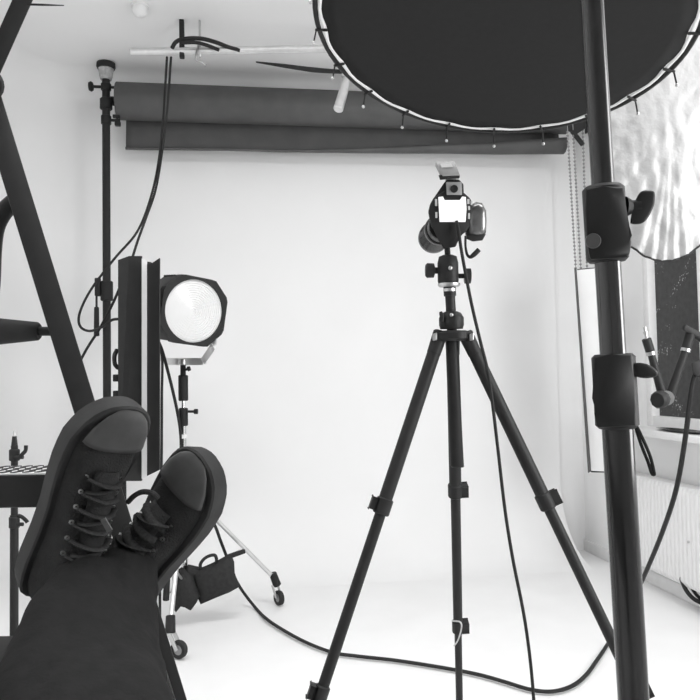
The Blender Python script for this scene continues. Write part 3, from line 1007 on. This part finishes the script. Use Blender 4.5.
fl_pt = axA + nv * (axA.z / -nv.z)
t = thing('studio_stand', 'thick black and chrome studio stand close to the camera with two clamps', 'stand', Vector((fl_pt.x, fl_pt.y, 0)))
top_ = axA - nv * 1.05
quick('upper_tube', M_BGLOSS, t, cyl, nax(200), top_, 0.0140, seg=32)
quick('middle_tube', M_BCHROME, t, cyl, nax(365), nax(225), 0.0158, seg=32)
quick('lower_tube', M_BGLOSS, t, cyl, axA + nv * ((axA.z - 0.12) / -nv.z), nax(400), 0.0188, seg=32)


def px_axis(py):
    q = nax(py)
    return 350 + FPX * (q - CAM).dot(R) / depth(q)


# clamp one
cA_ = quick('clamp_collar', M_BMETAL, t, cyl, nax(262), nax(186), 0.0255, seg=24, bev=0.004)
bm = B(); pprism(bm, [(584.5, 188), (604, 186), (624, 187), (626, 205), (629.5, 226), (629.5, 236), (632, 241), (630, 252), (628.5, 258), (590, 260), (586, 242), (586, 214)], 0.872, 0.055, 0.003); obj('clamp_block', bm, M_BMETAL, cA_)
kn = P(625, 207, 0.885)
bm = B(); cyl(bm, kn, P(640, 206, 0.885), 0.008, seg=12); cyl(bm, P(625, 207, 0.885), P(631, 207, 0.885), 0.013, 0.009, seg=12); obj('clamp_bolt', bm, M_BMETAL, cA_)
bm = B(); pprism(bm, [(634, 203), (639, 193), (643, 190), (654, 190.5), (655.5, 194), (655, 204), (650, 215), (645, 222), (640, 224.5), (631, 224.5), (630, 222), (631.5, 214)], 0.879, 0.013, 0.003); obj('wing_knob', bm, M_BMETAL, cA_)
quick('side_screw', M_DGREY, cA_, lathe, [(0, 0), (0.0095, 0), (0.0085, 0.004), (0, 0.005)], P(593, 241, 0.872), -F - R * 0.3, 20)
# clamp two
cB_ = quick('clamp_collar', M_BMETAL, t, cyl, nax(428), nax(354), 0.0262, seg=24, bev=0.004)
bm = B(); pprism(bm, [(592.5, 356), (612, 354), (632.5, 354), (633.5, 380), (635.5, 408), (636.5, 426), (597, 428), (594, 414), (594.5, 398), (592.8, 388)], 0.870, 0.058, 0.003); obj('clamp_block', bm, M_BMETAL, cB_)
bm = B(); pprism(bm, [(632, 363), (640, 362.5), (648, 364), (655, 368.5), (659, 373.5), (656, 377), (648, 378.5), (640, 378), (632, 375)], 0.880, 0.013, 0.003); obj('lever_knob', bm, M_BMETAL, cB_)
# third collar and legs below the picture
cC = quick('leg_collar', M_BMETAL, t, cyl, nax(790), nax(706), 0.0255, seg=24, bev=0.004)
cz = nax(760)
for k in range(3):
    a = YAW + math.radians(30 + 120 * k)
    dv = Vector((math.cos(a), math.sin(a), 0))
    fp = Vector((fl_pt.x, fl_pt.y, 0)) + dv * 0.48
    lg = quick('leg', M_BMETAL, t, cyl, cz + dv * 0.02, fp + Vector((0, 0, 0.02)), 0.011, seg=12)
    quick('rubber_foot', M_RUBBER, lg, cyl, fp + Vector((0, 0, 0.05)) - dv * 0.02, fp + Vector((0, 0, 0.0)), 0.015, seg=12)
    quick('brace', M_BMETAL, t, cyl, axA + nv * ((axA.z - 0.14) / -nv.z), (cz + dv * 0.02).lerp(fp, 0.6), 0.006, seg=8)
quick('base_collar', M_BMETAL, t, cyl, axA + nv * ((axA.z - 0.12) / -nv.z), axA + nv * ((axA.z - 0.17) / -nv.z), 0.026, seg=16)
# holder arm from the stand top to the reflector (above the picture)
hp = top_.lerp(axA, 0.62)
nearp = rp(PI * 0.86, RR)
bm = B(); tube(bm, [hp, Vector((nearp.x, nearp.y, nearp.z + 0.012)), rp(PI * 0.86, 0.30, -0.018), rp(-PI * 0.14, RR, -0.010)], 0.008, 10); obj('holder_arm', bm, M_BMETAL, t)
# cord loop hanging from the second clamp
tag(quick('cord_loop', M_CABLE, None, tube, smooth([P(634.5, 420, 0.90), P(637, 432, 0.90), P(642, 447, 0.90), P(648, 462, 0.90), P(651.5, 473, 0.90), P(654, 474.5, 0.90), P(654, 472, 0.90), P(651, 459, 0.90), P(646, 446, 0.90), P(640, 433, 0.90), P(635.5, 424, 0.90)], 6), 0.0021, 8),
    'thin black cord loop hanging from the lower clamp of the chrome stand', 'cord')

# ------------------------------------------------------------------ pale crumpled reflector and its stand
GD = 1.82
SGX = P(722, 375, 1.97)
t = thing('support_stand', 'black light stand just behind the pale crumpled reflector', 'light stand', (SGX.x, SGX.y, 0))
quick('pole', M_BMETAL, t, cyl, (SGX.x, SGX.y, 0.03), (SGX.x, SGX.y, 2.12), 0.014, seg=16)
for k in range(3):
    a = math.radians(20 + 120 * k)
    dv = Vector((math.cos(a), math.sin(a), 0))
    quick('leg', M_BMETAL, t, cyl, (SGX.x, SGX.y, 0.13), Vector((SGX.x, SGX.y, 0.012)) + dv * 0.36, 0.009, seg=10)
quick('collar', M_BMETAL, t, cyl, (SGX.x, SGX.y, 0.09), (SGX.x, SGX.y, 0.16), 0.022, seg=14, bev=0.004)
gz = P(722, 368, 1.97).z
gcl = quick('grip_clamp', M_BMETAL, t, cyl, (SGX.x, SGX.y, gz - 0.04), (SGX.x, SGX.y, gz + 0.04), 0.026, seg=14, bev=0.004)
bm = B(); pprism(bm, [(691, 363), (697, 360), (712, 362), (722, 362), (722, 375), (704, 375), (697, 378), (692, 371)], 1.945, 0.035, 0.004); obj('clamp_jaw', bm, M_BMETAL, gcl)

t = thing('fabric_reflector', 'pale crumpled silver fabric reflector with a rounded lower edge', 'reflector', P(664, 258, GD))
bm = B()
cx, cy, ex, ey = 664.5, 124, 76, 137
NR, NA = 40, 144


def gpt(a, r, front=True):
    px = cx + ex * r * math.sin(a)
    py = cy + ey * r * math.cos(a)
    # crumples: radial gathers near the rim plus broad folds
    wr = 0.0045 * r ** 3 * math.sin(a * 31 + 2.5 * math.sin(a * 5)) + 0.010 * r * noise.noise(Vector((px * 0.045, py * 0.010, 1.7))) + 0.004 * noise.noise(Vector((px * 0.11, py * 0.05, 4.1)))
    dz = 0.035 * (1 - r * r)
    q = P(px, py, GD)
    return q + F * (-(dz) + wr if front else 0.004 + wr * 0.9 * r)


for front in (True, False):
    prev = None
    for i in range(NR + 1):
        r = i / NR
        cur = [bm.verts.new(gpt(0, 0, front))] if i == 0 else [bm.verts.new(gpt(2 * PI * k / NA, r, front)) for k in range(NA)]
        if prev:
            for k in range(NA):
                j = (k + 1) % NA
                if len(prev) == 1:
                    bm.faces.new((prev[0], cur[k], cur[j]))
                else:
                    bm.faces.new((prev[k], prev[j], cur[j], cur[k]))
        prev = cur
bmesh.ops.remove_doubles(bm, verts=bm.verts, dist=0.0008)
obj('fabric', bm, M_SILVER, t, sharp=80)
bm = B(); tube(bm, [gpt(2 * PI * k / 96, 1.0) for k in range(97)], 0.0026, 6); obj('hem', bm, M_BMETAL, t, label='dark hem')
cpt = P(705, 150, GD)
quick('pole_grip', M_BMETAL, t, cyl, P(700, 150, GD + 0.004), Vector((SGX.x, SGX.y, P(722, 150, 1.97).z)), 0.010, seg=10)

# ------------------------------------------------------------------ articulated arm
AD = 1.95
t = thing('articulated_arm', 'black articulated friction arm bent at a round knob before the dark window', 'clamp arm', P(660, 405, AD))


def ac(name, a, b, r, m, par=t, r2=None, bev=0.0):
    return quick(name, m, par, cyl, P(a[0], a[1], AD), P(b[0], b[1], AD), r, r2, seg=16, bev=bev)


a1 = ac('lower_arm', (650, 350), (663.5, 398), 0.0095, M_BMETAL, r2=0.013, bev=0.002)
ac('socket', (646.2, 338.5), (650.5, 352), 0.0125, M_BMETAL, a1, bev=0.002)
ac('ring', (650.2, 351.5), (651.2, 355), 0.0128, M_STEEL, a1)
ac('pin', (644.6, 327), (647.2, 341), 0.0045, M_STEEL, a1)
ac('pin_collar', (645.4, 331.5), (646, 334), 0.0062, M_STEEL, a1)
a2 = ac('upper_arm', (669, 399), (687, 346), 0.013, M_BMETAL, r2=0.0100, bev=0.002)
ac('socket', (686, 349), (690.5, 333), 0.0135, M_BMETAL, a2, bev=0.002)
ac('ring', (685.4, 351.5), (686.4, 348), 0.0130, M_STEEL, a2)
bm = B(); bar(bm, P(683, 327, AD - 0.01), P(704, 338, AD), 0.016, 0.016, hint=F, bev=0.003); obj('end_handle', bm, M_BMETAL, a2)
ac('link', (694, 334), (722, 352), 0.010, M_BMETAL, a2)
quick('elbow_joint', M_BMETAL, t, cyl, P(667, 398, AD - 0.028), P(667, 398, AD + 0.03), 0.019, seg=20, bev=0.004)
ek = quick('elbow_knob', M_BMETAL, t, lathe, [(0, 0), (0.019, 0), (0.022, 0.004), (0.024, 0.012), (0.024, 0.028), (0.020, 0.034), (0, 0.035)], P(664, 398.5, AD - 0.012), -R * 0.8 - F * 0.6 - U * 0.1, 10)
quick('elbow_ring', M_STEEL, t, cyl, P(666.5, 398, AD - 0.0285), P(666.5, 398, AD - 0.024), 0.0198, seg=20)

# ------------------------------------------------------------------ black tray on the sill
sz = WZ0 - 0.001
c0 = Vector((XR - 0.10, 3.13, sz))
t = thing('sill_tray', 'shallow black dish lying on the white window sill', 'dish', c0)
bm = B()
lathe(bm, [(0, 0.002), (0.035, 0.0), (0.052, 0.010), (0.056, 0.012), (0.050, 0.013), (0.034, 0.005), (0, 0.004)], (0, 0, 0), (0, 0, 1), 28)
for v in bm.verts:
    v.co = Vector((v.co.x * 0.9, v.co.y * 3.6, v.co.z)) + c0
obj('dish', bm, M_BGLOSS, t)

# ------------------------------------------------------------------ radiator
RY0, RY1, RZ0, RZ1 = 2.35, 3.74, 0.11, 0.575
t = thing('radiator', 'white ribbed panel radiator under the window', 'radiator', (XR - 0.06, (RY0 + RY1) / 2, RZ0))
bm = B()
pitch = 0.0333
nr = int((RY1 - RY0) / pitch)
xs = XR - 0.095
cols = []
for k in range(nr):
    y = RY0 + k * pitch
    for fr, dx in ((0.0, 0.0), (0.22, 0.0), (0.36, -0.011), (0.84, -0.011), (0.98, 0.0)):
        cols.append((y + fr * pitch, xs + dx))
cols.append((RY1, xs))
va, vb, vc, vd = [], [], [], []
for y, x in cols:
    va.append(bm.verts.new((x, y, RZ0 + 0.025))); vb.append(bm.verts.new((x, y, RZ1 - 0.025)))
    vc.append(bm.verts.new((xs + 0.004, y, RZ0))); vd.append(bm.verts.new((xs + 0.004, y, RZ1)))
for k in range(len(cols) - 1):
    bm.faces.new((va[k], va[k + 1], vb[k + 1], vb[k]))
    bm.faces.new((vc[k], vc[k + 1], va[k + 1], va[k]))
    bm.faces.new((vb[k], vb[k + 1], vd[k + 1], vd[k]))
obj('ribbed_front', bm, M_RAD, t, sharp=25)
bm = B(); box(bm, (XR - 0.055, (RY0 + RY1) / 2, (RZ0 + RZ1) / 2), (0.078, RY1 - RY0, RZ1 - RZ0 - 0.002), bev=0.004); obj('casing', bm, M_RAD, t)
for y in (RY0 + 0.15, RY1 - 0.15):
    quick('wall_bracket', M_RAD, t, cyl, (XR - 0.03, y, 0.3), (XR + 0.004, y, 0.3), 0.02, seg=10)
quick('vent_knob', M_STEEL, t, cyl, (xs - 0.010, 3.10, 0.33), (xs - 0.017, 3.10, 0.33), 0.006, seg=10)
quick('feed_pipe', M_WHITE, t, cyl, (XR - 0.05, RY0 + 0.05, 0.0), (XR - 0.05, RY0 + 0.05, 0.13), 0.010, seg=10)
for j, off in enumerate((0, 7)):
    tag(quick('radiator_cable', M_CABLE, None, tube, smooth([P(679 + off, 570, 3.42), P(681 + off, 578, 3.40), P(686 + off, 590, 3.36), P(694 + off, 599, 3.33), P(706 + off, 605, 3.30), P(720 + off, 612, 3.25)]), 0.010 - 0.002 * j, 8),
        ('thicker', 'thinner')[j] + ' black cable drooping from under the white radiator', 'cable')

# ------------------------------------------------------------------ slanted black boom at the left
BD = 1.22


def bline(py):
    return 13.5 + 0.3075 * (py - 170)


b0 = P(bline(86), 86, BD)
b1 = P(bline(700), 700, BD)
bdir = (b1 - b0).normalized()
bfl = b0 + bdir * (b0.z / -bdir.z)
t = thing('boom_stand', 'slanted black double-beam stand with a tapered side grip', 'stand', Vector((bfl.x, bfl.y, 0)))
lb = bm = B()
bar(bm, b0 - bdir * 0.02 - R * 0.003, bfl - bdir * 0.01 - R * 0.003, px2m(22.0, BD), 0.014, hint=ray(60, 350), bev=0.002)
low = obj('lower_beam', bm, M_BMETAL, t)
bm = B(); bar(bm, P(bline(655) - 2.5, 655, BD - 0.016), P(bline(780) - 2.5, 780, BD - 0.016), 0.004, 0.004, hint=F); obj('chrome_strip', bm, M_STEEL, low, label='thin bright metal strip')
u0, u1 = P(-13, 80, BD + 0.02), P(52, -66, BD + 0.02)
bm = B(); bar(bm, u0, u1, px2m(16.5, BD), 0.014, hint=ray(10, 30), bev=0.002); upb = obj('upper_beam', bm, M_BMETAL, t)
quick('knuckle', M_BMETAL, t, cyl, P(-14, 84, BD - 0.025), P(-14, 84, BD + 0.045), 0.028, seg=20, bev=0.004)
bm = B(); cyl(bm, P(-30, 331.5, BD + 0.01), P(39.5, 331.3, BD + 0.01), 0.0275, 0.0158, seg=20, bev=0.003); gp = obj('side_grip', bm, M_RUBBER, low)
quick('grip_rod', M_BMETAL, gp, cyl, P(38, 331.2, BD + 0.01), P(62, 331.5, BD + 0.01), 0.0078, seg=12)
bm = B(); tube(bm, smooth([P(22, 198, BD + 0.012), P(12, 204, BD + 0.012), P(3, 213, BD + 0.012), P(-4, 228, BD + 0.012), P(-7, 250, BD + 0.012), P(-9, 290, BD + 0.012), P(-16, 330, BD + 0.012)]), [0.016, 0.015, 0.0145, 0.014, 0.014, 0.014, 0.014], 12); obj('curved_brace', bm, M_BMETAL, low)
quick('foot', M_RUBBER, t, cyl, Vector((bfl.x, bfl.y, 0.0)), Vector((bfl.x, bfl.y, 0.03)), 0.05, 0.04, seg=20)

# ------------------------------------------------------------------ grille-topped shelf at the left
t0 = P(-90, 486, 1.24)
tz = P(30, 475, 1.24).z
aL, aR = P(-110, 478, 1.24), P(88, 478, 1.24)
aL.z = aR.z = tz
dx_ = (aR - aL).normalized()
dy_ = Vector((-dx_.y, dx_.x, 0))
W_, DPT, HT = (aR - aL).length, 0.125, 0.056
t = thing('equipment_shelf', 'black equipment shelf with slotted pale grille top behind the raised shoe', 'shelf', Vector(((aL.x + aR.x) / 2, (aL.y + aR.y) / 2, 0)))
mx = Matrix((dx_, dy_, Vector((0, 0, 1)))).transposed().to_4x4()
mx.translation = aL
bm = B(); box(bm, (W_ / 2, DPT / 2, -HT / 2), (W_, DPT, HT), mx, bev=0.003); obj('body', bm, M_BMETAL, t)
bm = B(); box(bm, (W_ / 2, DPT / 2, 0.001), (W_ - 0.008, DPT - 0.008, 0.003), mx); gl = obj('grille_plate', bm, M_WHITE, t, label='pale metal grille plate')
n = int(W_ / 0.021)
for r_ in range(4):
    bm = B()
    for k in range(n):
        x0 = 0.012 + k * 0.021
        y0 = 0.012 + r_ * 0.028
        sk = 0.012
        prism(bm, [mx @ Vector((x0, y0, 0.002)), mx @ Vector((x0 + 0.009, y0, 0.002)), mx @ Vector((x0 + 0.009 + sk * 0.5, y0 + 0.020, 0.002)), mx @ Vector((x0 + sk * 0.5, y0 + 0.020, 0.002))], (0, 0, 0.002))
    obj('slot_row', bm, M_BMETAL, gl)
for u in (0.02, W_ - 0.03):
    for v in (0.02, DPT - 0.02):
        q = mx @ Vector((u, v, 0))
        bm = B(); box(bm, (q.x, q.y, (tz - HT) / 2), (0.02, 0.02, tz - HT + 0.01)); obj('leg', bm, M_BMETAL, t)

# ------------------------------------------------------------------ slim light stand at the left
LS = 1.9
lsp = P(14.3, 520, LS)
lx, ly = lsp.x, lsp.y


def lz(py):
    return P(14.3, py, LS).z


t = thing('light_stand', 'slim black light stand with bare spigot behind the grille shelf', 'light stand', (lx, ly, 0))


def lcyl(name, y0, y1, r, r2=None, m=M_BMETAL, par=t, bev=0.0):
    return quick(name, m, par, cyl, (lx, ly, lz(y0)), (lx, ly, lz(y1)), r, r2, seg=14, bev=bev)


lcyl('spigot', 437, 431, 0.0042, 0.0035, M_STEEL)
lcyl('spigot_base', 447, 436.5, 0.0085, 0.0055)
lcyl('upper_tube', 520, 446, 0.0088)
quick('lower_tube', M_BMETAL, t, cyl, (lx, ly, 0.1), (lx, ly, lz(515)), 0.0108, seg=14)
for y0, y1 in ((461, 449.5), (528, 516.5)):
    c_ = lcyl('collar', y0, y1, 0.0135, bev=0.002)
    bm = B()
    q = P(18, (y0 + y1) / 2 + 2, LS - 0.005)
    cyl(bm, q - R * 0.006, q + R * 0.014, 0.005, seg=8)
    tube(bm, smooth([P(20, y1 + 7, LS - 0.005), P(23, y1 + 4, LS - 0.005), P(25.5, y1 + 1 if y0 < 500 else y1 + 4, LS - 0.005), P(26, y1 - 4 if y0 < 500 else y1 + 7, LS - 0.005)]) if y0 < 500 else smooth([P(18, y1 - 1, LS), P(22, y1 + 0.5, LS), P(26, y1 + 4, LS), P(27.5, y1 + 6, LS)]), 0.0052, 8)
    obj('wing_nut', bm, M_BMETAL, c_)
for k in range(3):
    a = math.radians(80 + 120 * k)
    dv = Vector((math.cos(a), math.sin(a), 0))
    quick('leg', M_BMETAL, t, cyl, Vector((lx, ly, 0.30)), Vector((lx, ly, 0.01)) + dv * 0.28, 0.008, seg=10)

# ------------------------------------------------------------------ case that carries the feet
cz_ = 0.775
q0 = P(150, 660, 0.935)
right_pt = Vector((q0.x, q0.y, 0))
hr_ = Vector((R.x, R.y, 0)).normalized()
hf_ = Vector((F.x, F.y, 0)).normalized()
mx = Matrix((hr_, hf_, Vector((0, 0, 1)))).transposed().to_4x4()
mx.translation = right_pt
t = thing('equipment_case', 'tall black equipment case under the crossed feet', 'case', right_pt - hr_ * 0.17 - hf_ * 0.06)
bm = B(); box(bm, (-0.17, -0.06, 0.30), (0.34, 0.12, 0.59), mx, bev=0.006); obj('body', bm, M_BMETAL, t)
bm = B(); box(bm, (-0.17, -0.06, 0.69), (0.344, 0.124, cz_ - 0.60), mx, bev=0.008); ld = obj('lid', bm, M_BMETAL, t)
for u in (-0.28, -0.06):
    bm = B(); box(bm, (u, -0.125, 0.60), (0.04, 0.012, 0.06), mx, bev=0.002); obj('latch', bm, M_STEEL, t)

# ------------------------------------------------------------------ the seated person's legs and shoes
t = thing('person', 'person leaning back in black trousers with crossed feet raised in dark lace-up sneakers', 'person', Vector((-0.08, -0.12, 0.44)))
legsdef = [([Vector((-0.17, -0.12, 0.52)), Vector((-0.18, 0.10, 0.60)), P(20, 1010, 0.46), P(45, 880, 0.56), P(58, 760, 0.67), P(66, 680, 0.77), P(74, 625, 0.83), P(84, 590, 0.875)],
            [0.100, 0.096, 0.080, 0.078, 0.076, 0.069, 0.058, 0.043]),
           ([Vector((0.02, -0.12, 0.52)), Vector((0.0, 0.10, 0.60)), P(170, 1010, 0.46), P(140, 880, 0.56), P(118, 760, 0.67), P(110, 690, 0.78), P(113, 625, 0.87), P(122, 574, 0.94)],
            [0.100, 0.096, 0.080, 0.070, 0.066, 0.060, 0.054, 0.045])]
bm = B()
for pts, rs in legsdef:
    sp_ = smooth(pts, 6)
    tube(bm, sp_, rs, 20)
    ball(bm, pts[-1], rs[-1], 16)
ball(bm, (-0.075, -0.16, 0.535), 0.13, 20, (1.35, 1.0, 0.85))
tr = obj('trousers', bm, M_TROUSER, t, sharp=80)
rm = tr.modifiers.new('remesh', 'REMESH')
rm.mode = 'VOXEL'; rm.voxel_size = 0.011; rm.use_smooth_shade = True
so = tr.modifiers.new('smooth', 'SMOOTH'); so.factor = 0.5; so.iterations = 6
dt = bpy.data.textures.new('folds', 'CLOUDS'); dt.noise_scale = 0.06
dm = tr.modifiers.new('folds', 'DISPLACE'); dm.texture = dt; dm.strength = 0.014; dm.mid_level = 0.5

WT = [(0.0, 0.000), (0.012, 0.017), (0.04, 0.028), (0.09, 0.034), (0.18, 0.036), (0.32, 0.035), (0.45, 0.037), (0.58, 0.044), (0.70, 0.0495), (0.80, 0.050), (0.88, 0.045), (0.94, 0.036), (0.975, 0.024), (0.992, 0.012), (1.0, 0.0)]
HT_ = [(0.0, 0.085), (0.06, 0.098), (0.2, 0.104), (0.33, 0.098), (0.45, 0.084), (0.58, 0.068), (0.70, 0.056), (0.80, 0.050), (0.90, 0.045), (0.96, 0.038), (1.0, 0.026)]


def interp(tab, x):
    for (a, va_), (b, vb_) in zip(tab, tab[1:]):
        if x <= b:
            k = (x - a) / (b - a)
            return va_ + (vb_ - va_) * k
    return tab[-1][1]


def shoe(heel, toe, tilt, L, mirror, label):
    ax_ = (toe - heel).normalized()
    mid = (toe + heel) / 2
    up = (CAM - mid)
    up = (up - ax_ * up.dot(ax_)).normalized()
    lat = up.cross(ax_)                # left side when looking along the toe
    ca, sa = math.cos(tilt), math.sin(tilt)
    up, lat = up * ca + lat * sa, lat * ca - up * sa
    mx = Matrix((ax_ * L, lat, up)).transposed().to_4x4()
    mx.translation = heel - up * 0.045
    cv = lambda x: 0.006 * math.sin(PI * x) * mirror     # slight banana curve of the last

    def loft(secs, closed=True):
        bm = B()
        rows = [[bm.verts.new(mx @ Vector(p)) for p in s] for s in secs]
        n = len(rows[0])
        for a, b in zip(rows, rows[1:]):
            for k in range(n if closed else n - 1):
                j = (k + 1) % n
                bm.faces.new((a[k], a[j], b[j], b[k]))
        return bm, rows

    ts = [0.004, 0.015, 0.04, 0.08, 0.13, 0.19, 0.26, 0.33, 0.40, 0.47, 0.54, 0.61, 0.68, 0.74, 0.80, 0.85, 0.89, 0.925, 0.955, 0.975, 0.988, 0.997]

    def sect(x, grow, zlo, ztop, power=0.62, n=17):
        wv = interp(WT, x) + grow
        out = []
        for k in range(n):
            a = PI * k / (n - 1)
            c, s = math.cos(a), math.sin(a)
            y = wv * math.copysign(abs(c) ** 0.75, c)
            out.append((x, y + cv(x), zlo + (ztop - zlo) * (s ** power)))
        return out

    spring = lambda x: 0.012 * max(0, (x - 0.75) / 0.25) ** 2
    bm, rows = loft([sect(x, -0.0065, 0.012 + spring(x), interp(HT_, x) + spring(x)) for x in ts])
    bm.faces.new(rows[0]); bm.faces.new(rows[-1][::-1])
    upper = obj('shoe', bm, M_CANVAS, t, sharp=60, label=label)
    # rubber sole / foxing band
    bm = B()
    outl = [(x, interp(WT, x)) for x in ts]
    ring_ = [(x, wv + cv(x)) for x, wv in outl] + [(x, -wv + cv(x)) for x, wv in outl[::-1]]
    lv = []
    for z, g in ((-0.002, -0.003), (0.001, 0.0), (0.029, 0.0015), (0.032, -0.0005), (0.032, -0.008)):
        lv.append([bm.verts.new(mx @ Vector((x + (g / L if x > 0.9 else (-g / L if x < 0.05 else 0)), y + (g if y > cv(x) else -g), z + spring(x)))) for x, y in ring_])
    n = len(ring_)
    for a, b in zip(lv, lv[1:]):
        for k in range(n):
            j = (k + 1) % n
            bm.faces.new((a[k], a[j], b[j], b[k]))
    bm.faces.new(lv[0][::-1])
    bm.faces.new(lv[-1])
    obj('sole', bm, M_SOLE, upper, sharp=35, label='dark grey rubber sole band')
    # toe cap
    tct = [0.80, 0.82, 0.85, 0.88, 0.915, 0.945, 0.965, 0.980, 0.990]

    def cap_sect(x):
        s_ = sect(x, -0.0045, 0.028 + spring(x), interp(HT_, x) + 0.003 + spring(x))
        # back edge of the cap is curved forward at the sides
        return [(px_ + (0.045 * abs(2 * k / 16 - 1) ** 2 * max(0, (0.90 - px_) / 0.135)), py_, pz_) for k, (px_, py_, pz_) in enumerate(s_)][2:15]

    bm, rows = loft([cap_sect(x) for x in tct], closed=False)
    bm.faces.new(rows[-1][::-1])
    o = obj('toe_cap', bm, M_TOE, upper, sharp=60, label='lighter grey rubber toe cap')
    sm_ = o.modifiers.new('thickness', 'SOLIDIFY'); sm_.thickness = 0.0015
    # eyelet facings, tongue, laces
    top = lambda x: interp(HT_, x) + spring(x)
    bm = B()
    rows = [[bm.verts.new(mx @ Vector((x, y + cv(x), top(x) + 0.006 - 18 * y * y))) for y in (-0.016, -0.008, 0, 0.008, 0.016)] for x in (0.72, 0.64, 0.56, 0.48, 0.40, 0.32, 0.26)]
    for a, b in zip(rows, rows[1:]):
        for k in range(4):
            bm.faces.new((a[k], a[k + 1], b[k + 1], b[k]))
    o = obj('tongue', bm, M_CANVAS, upper, sharp=60)
    sm_ = o.modifiers.new('thickness', 'SOLIDIFY'); sm_.thickness = 0.003
    exs = [0.68, 0.62, 0.56, 0.50, 0.44, 0.38]
    surf = lambda x, y: top(x) - 0.002 - 13 * y * y + 0.0045
    for i, x in enumerate(exs):
        for s in (-1, 1):
            y = s * (0.023 + 0.001 * i)
            p = mx @ Vector((x, y + cv(x), surf(x, y) - 0.001))
            nn = (up + lat * s * 0.55).normalized()
            quick('eyelet', M_STEEL, upper, lathe, [(0.0014, 0.0), (0.0032, 0), (0.0034, 0.0016), (0.0014, 0.0018), (0.0014, 0)], p, nn, 10)
        x2 = exs[i + 1] if i + 1 < len(exs) else x - 0.05
        for s in (-1, 1):
            y = s * (0.023 + 0.001 * i)
            y2 = -s * 0.022
            if s < 0 and i % 2:
                continue
            x3 = x + (x2 - x) * (0.25 if s > 0 else 0.9)
            pts = [mx @ Vector((x + (x3 - x) * k / 6, y + (y2 - y) * k / 6 + cv(x), surf(x + (x3 - x) * k / 6, y + (y2 - y) * k / 6) + 0.004 + 0.006 * math.sin(PI * k / 6) + (0.001 if s > 0 else 0))) for k in range(7)]
            quick('lace', M_LACE, upper, tube, pts, 0.0055, 8, flat=0.45)
    # stitched side line
    return upper, mx


M_LACE = mat('dark_lace', 0.046, 0.9, var=0.25, scale=300, spec=0.05)
s1, mx1 = shoe(P(44, 605, 0.945), P(144, 388, 0.885), math.radians(-35), 0.300, 1, 'sneaker held upright with its sole turned to the grille shelf')
s2, mx2 = shoe(P(92, 624, 1.00), P(197, 457, 0.935), math.radians(31), 0.300, -1, 'sneaker tipped sideways towards the roller stand')
# bow loop on the crossed shoe
tube_pts = smooth([P(128, 502, 0.93), P(134, 496, 0.92), P(142, 492, 0.915), P(152, 493, 0.915), P(158, 498, 0.92)])
quick('lace_loop', M_LACE, s2, tube, tube_pts, 0.0035, 8)
# metal lace tag
bm = B(); bar(bm, P(103, 519, 0.79), P(110, 531, 0.79), 0.006, 0.003, hint=F); obj('lace_tag', bm, M_DGREY, s1)

# ------------------------------------------------------------------ chair below the person (out of the picture)
t = thing('padded_stool', 'black padded stool carrying the seated person', 'stool', (-0.075, -0.16, 0))
quick('seat', M_RUBBER, t, lathe, [(0, 0), (0.20, 0), (0.22, 0.02), (0.22, 0.05), (0.19, 0.075), (0, 0.08)], (-0.075, -0.16, 0.36), (0, 0, 1), 28)
for k in range(4):
    a = PI / 4 + k * PI / 2
    quick('leg', M_BMETAL, t, cyl, (-0.075 + 0.13 * math.cos(a), -0.16 + 0.13 * math.sin(a), 0.37), (-0.075 + 0.2 * math.cos(a), -0.16 + 0.2 * math.sin(a), 0), 0.013, seg=10)
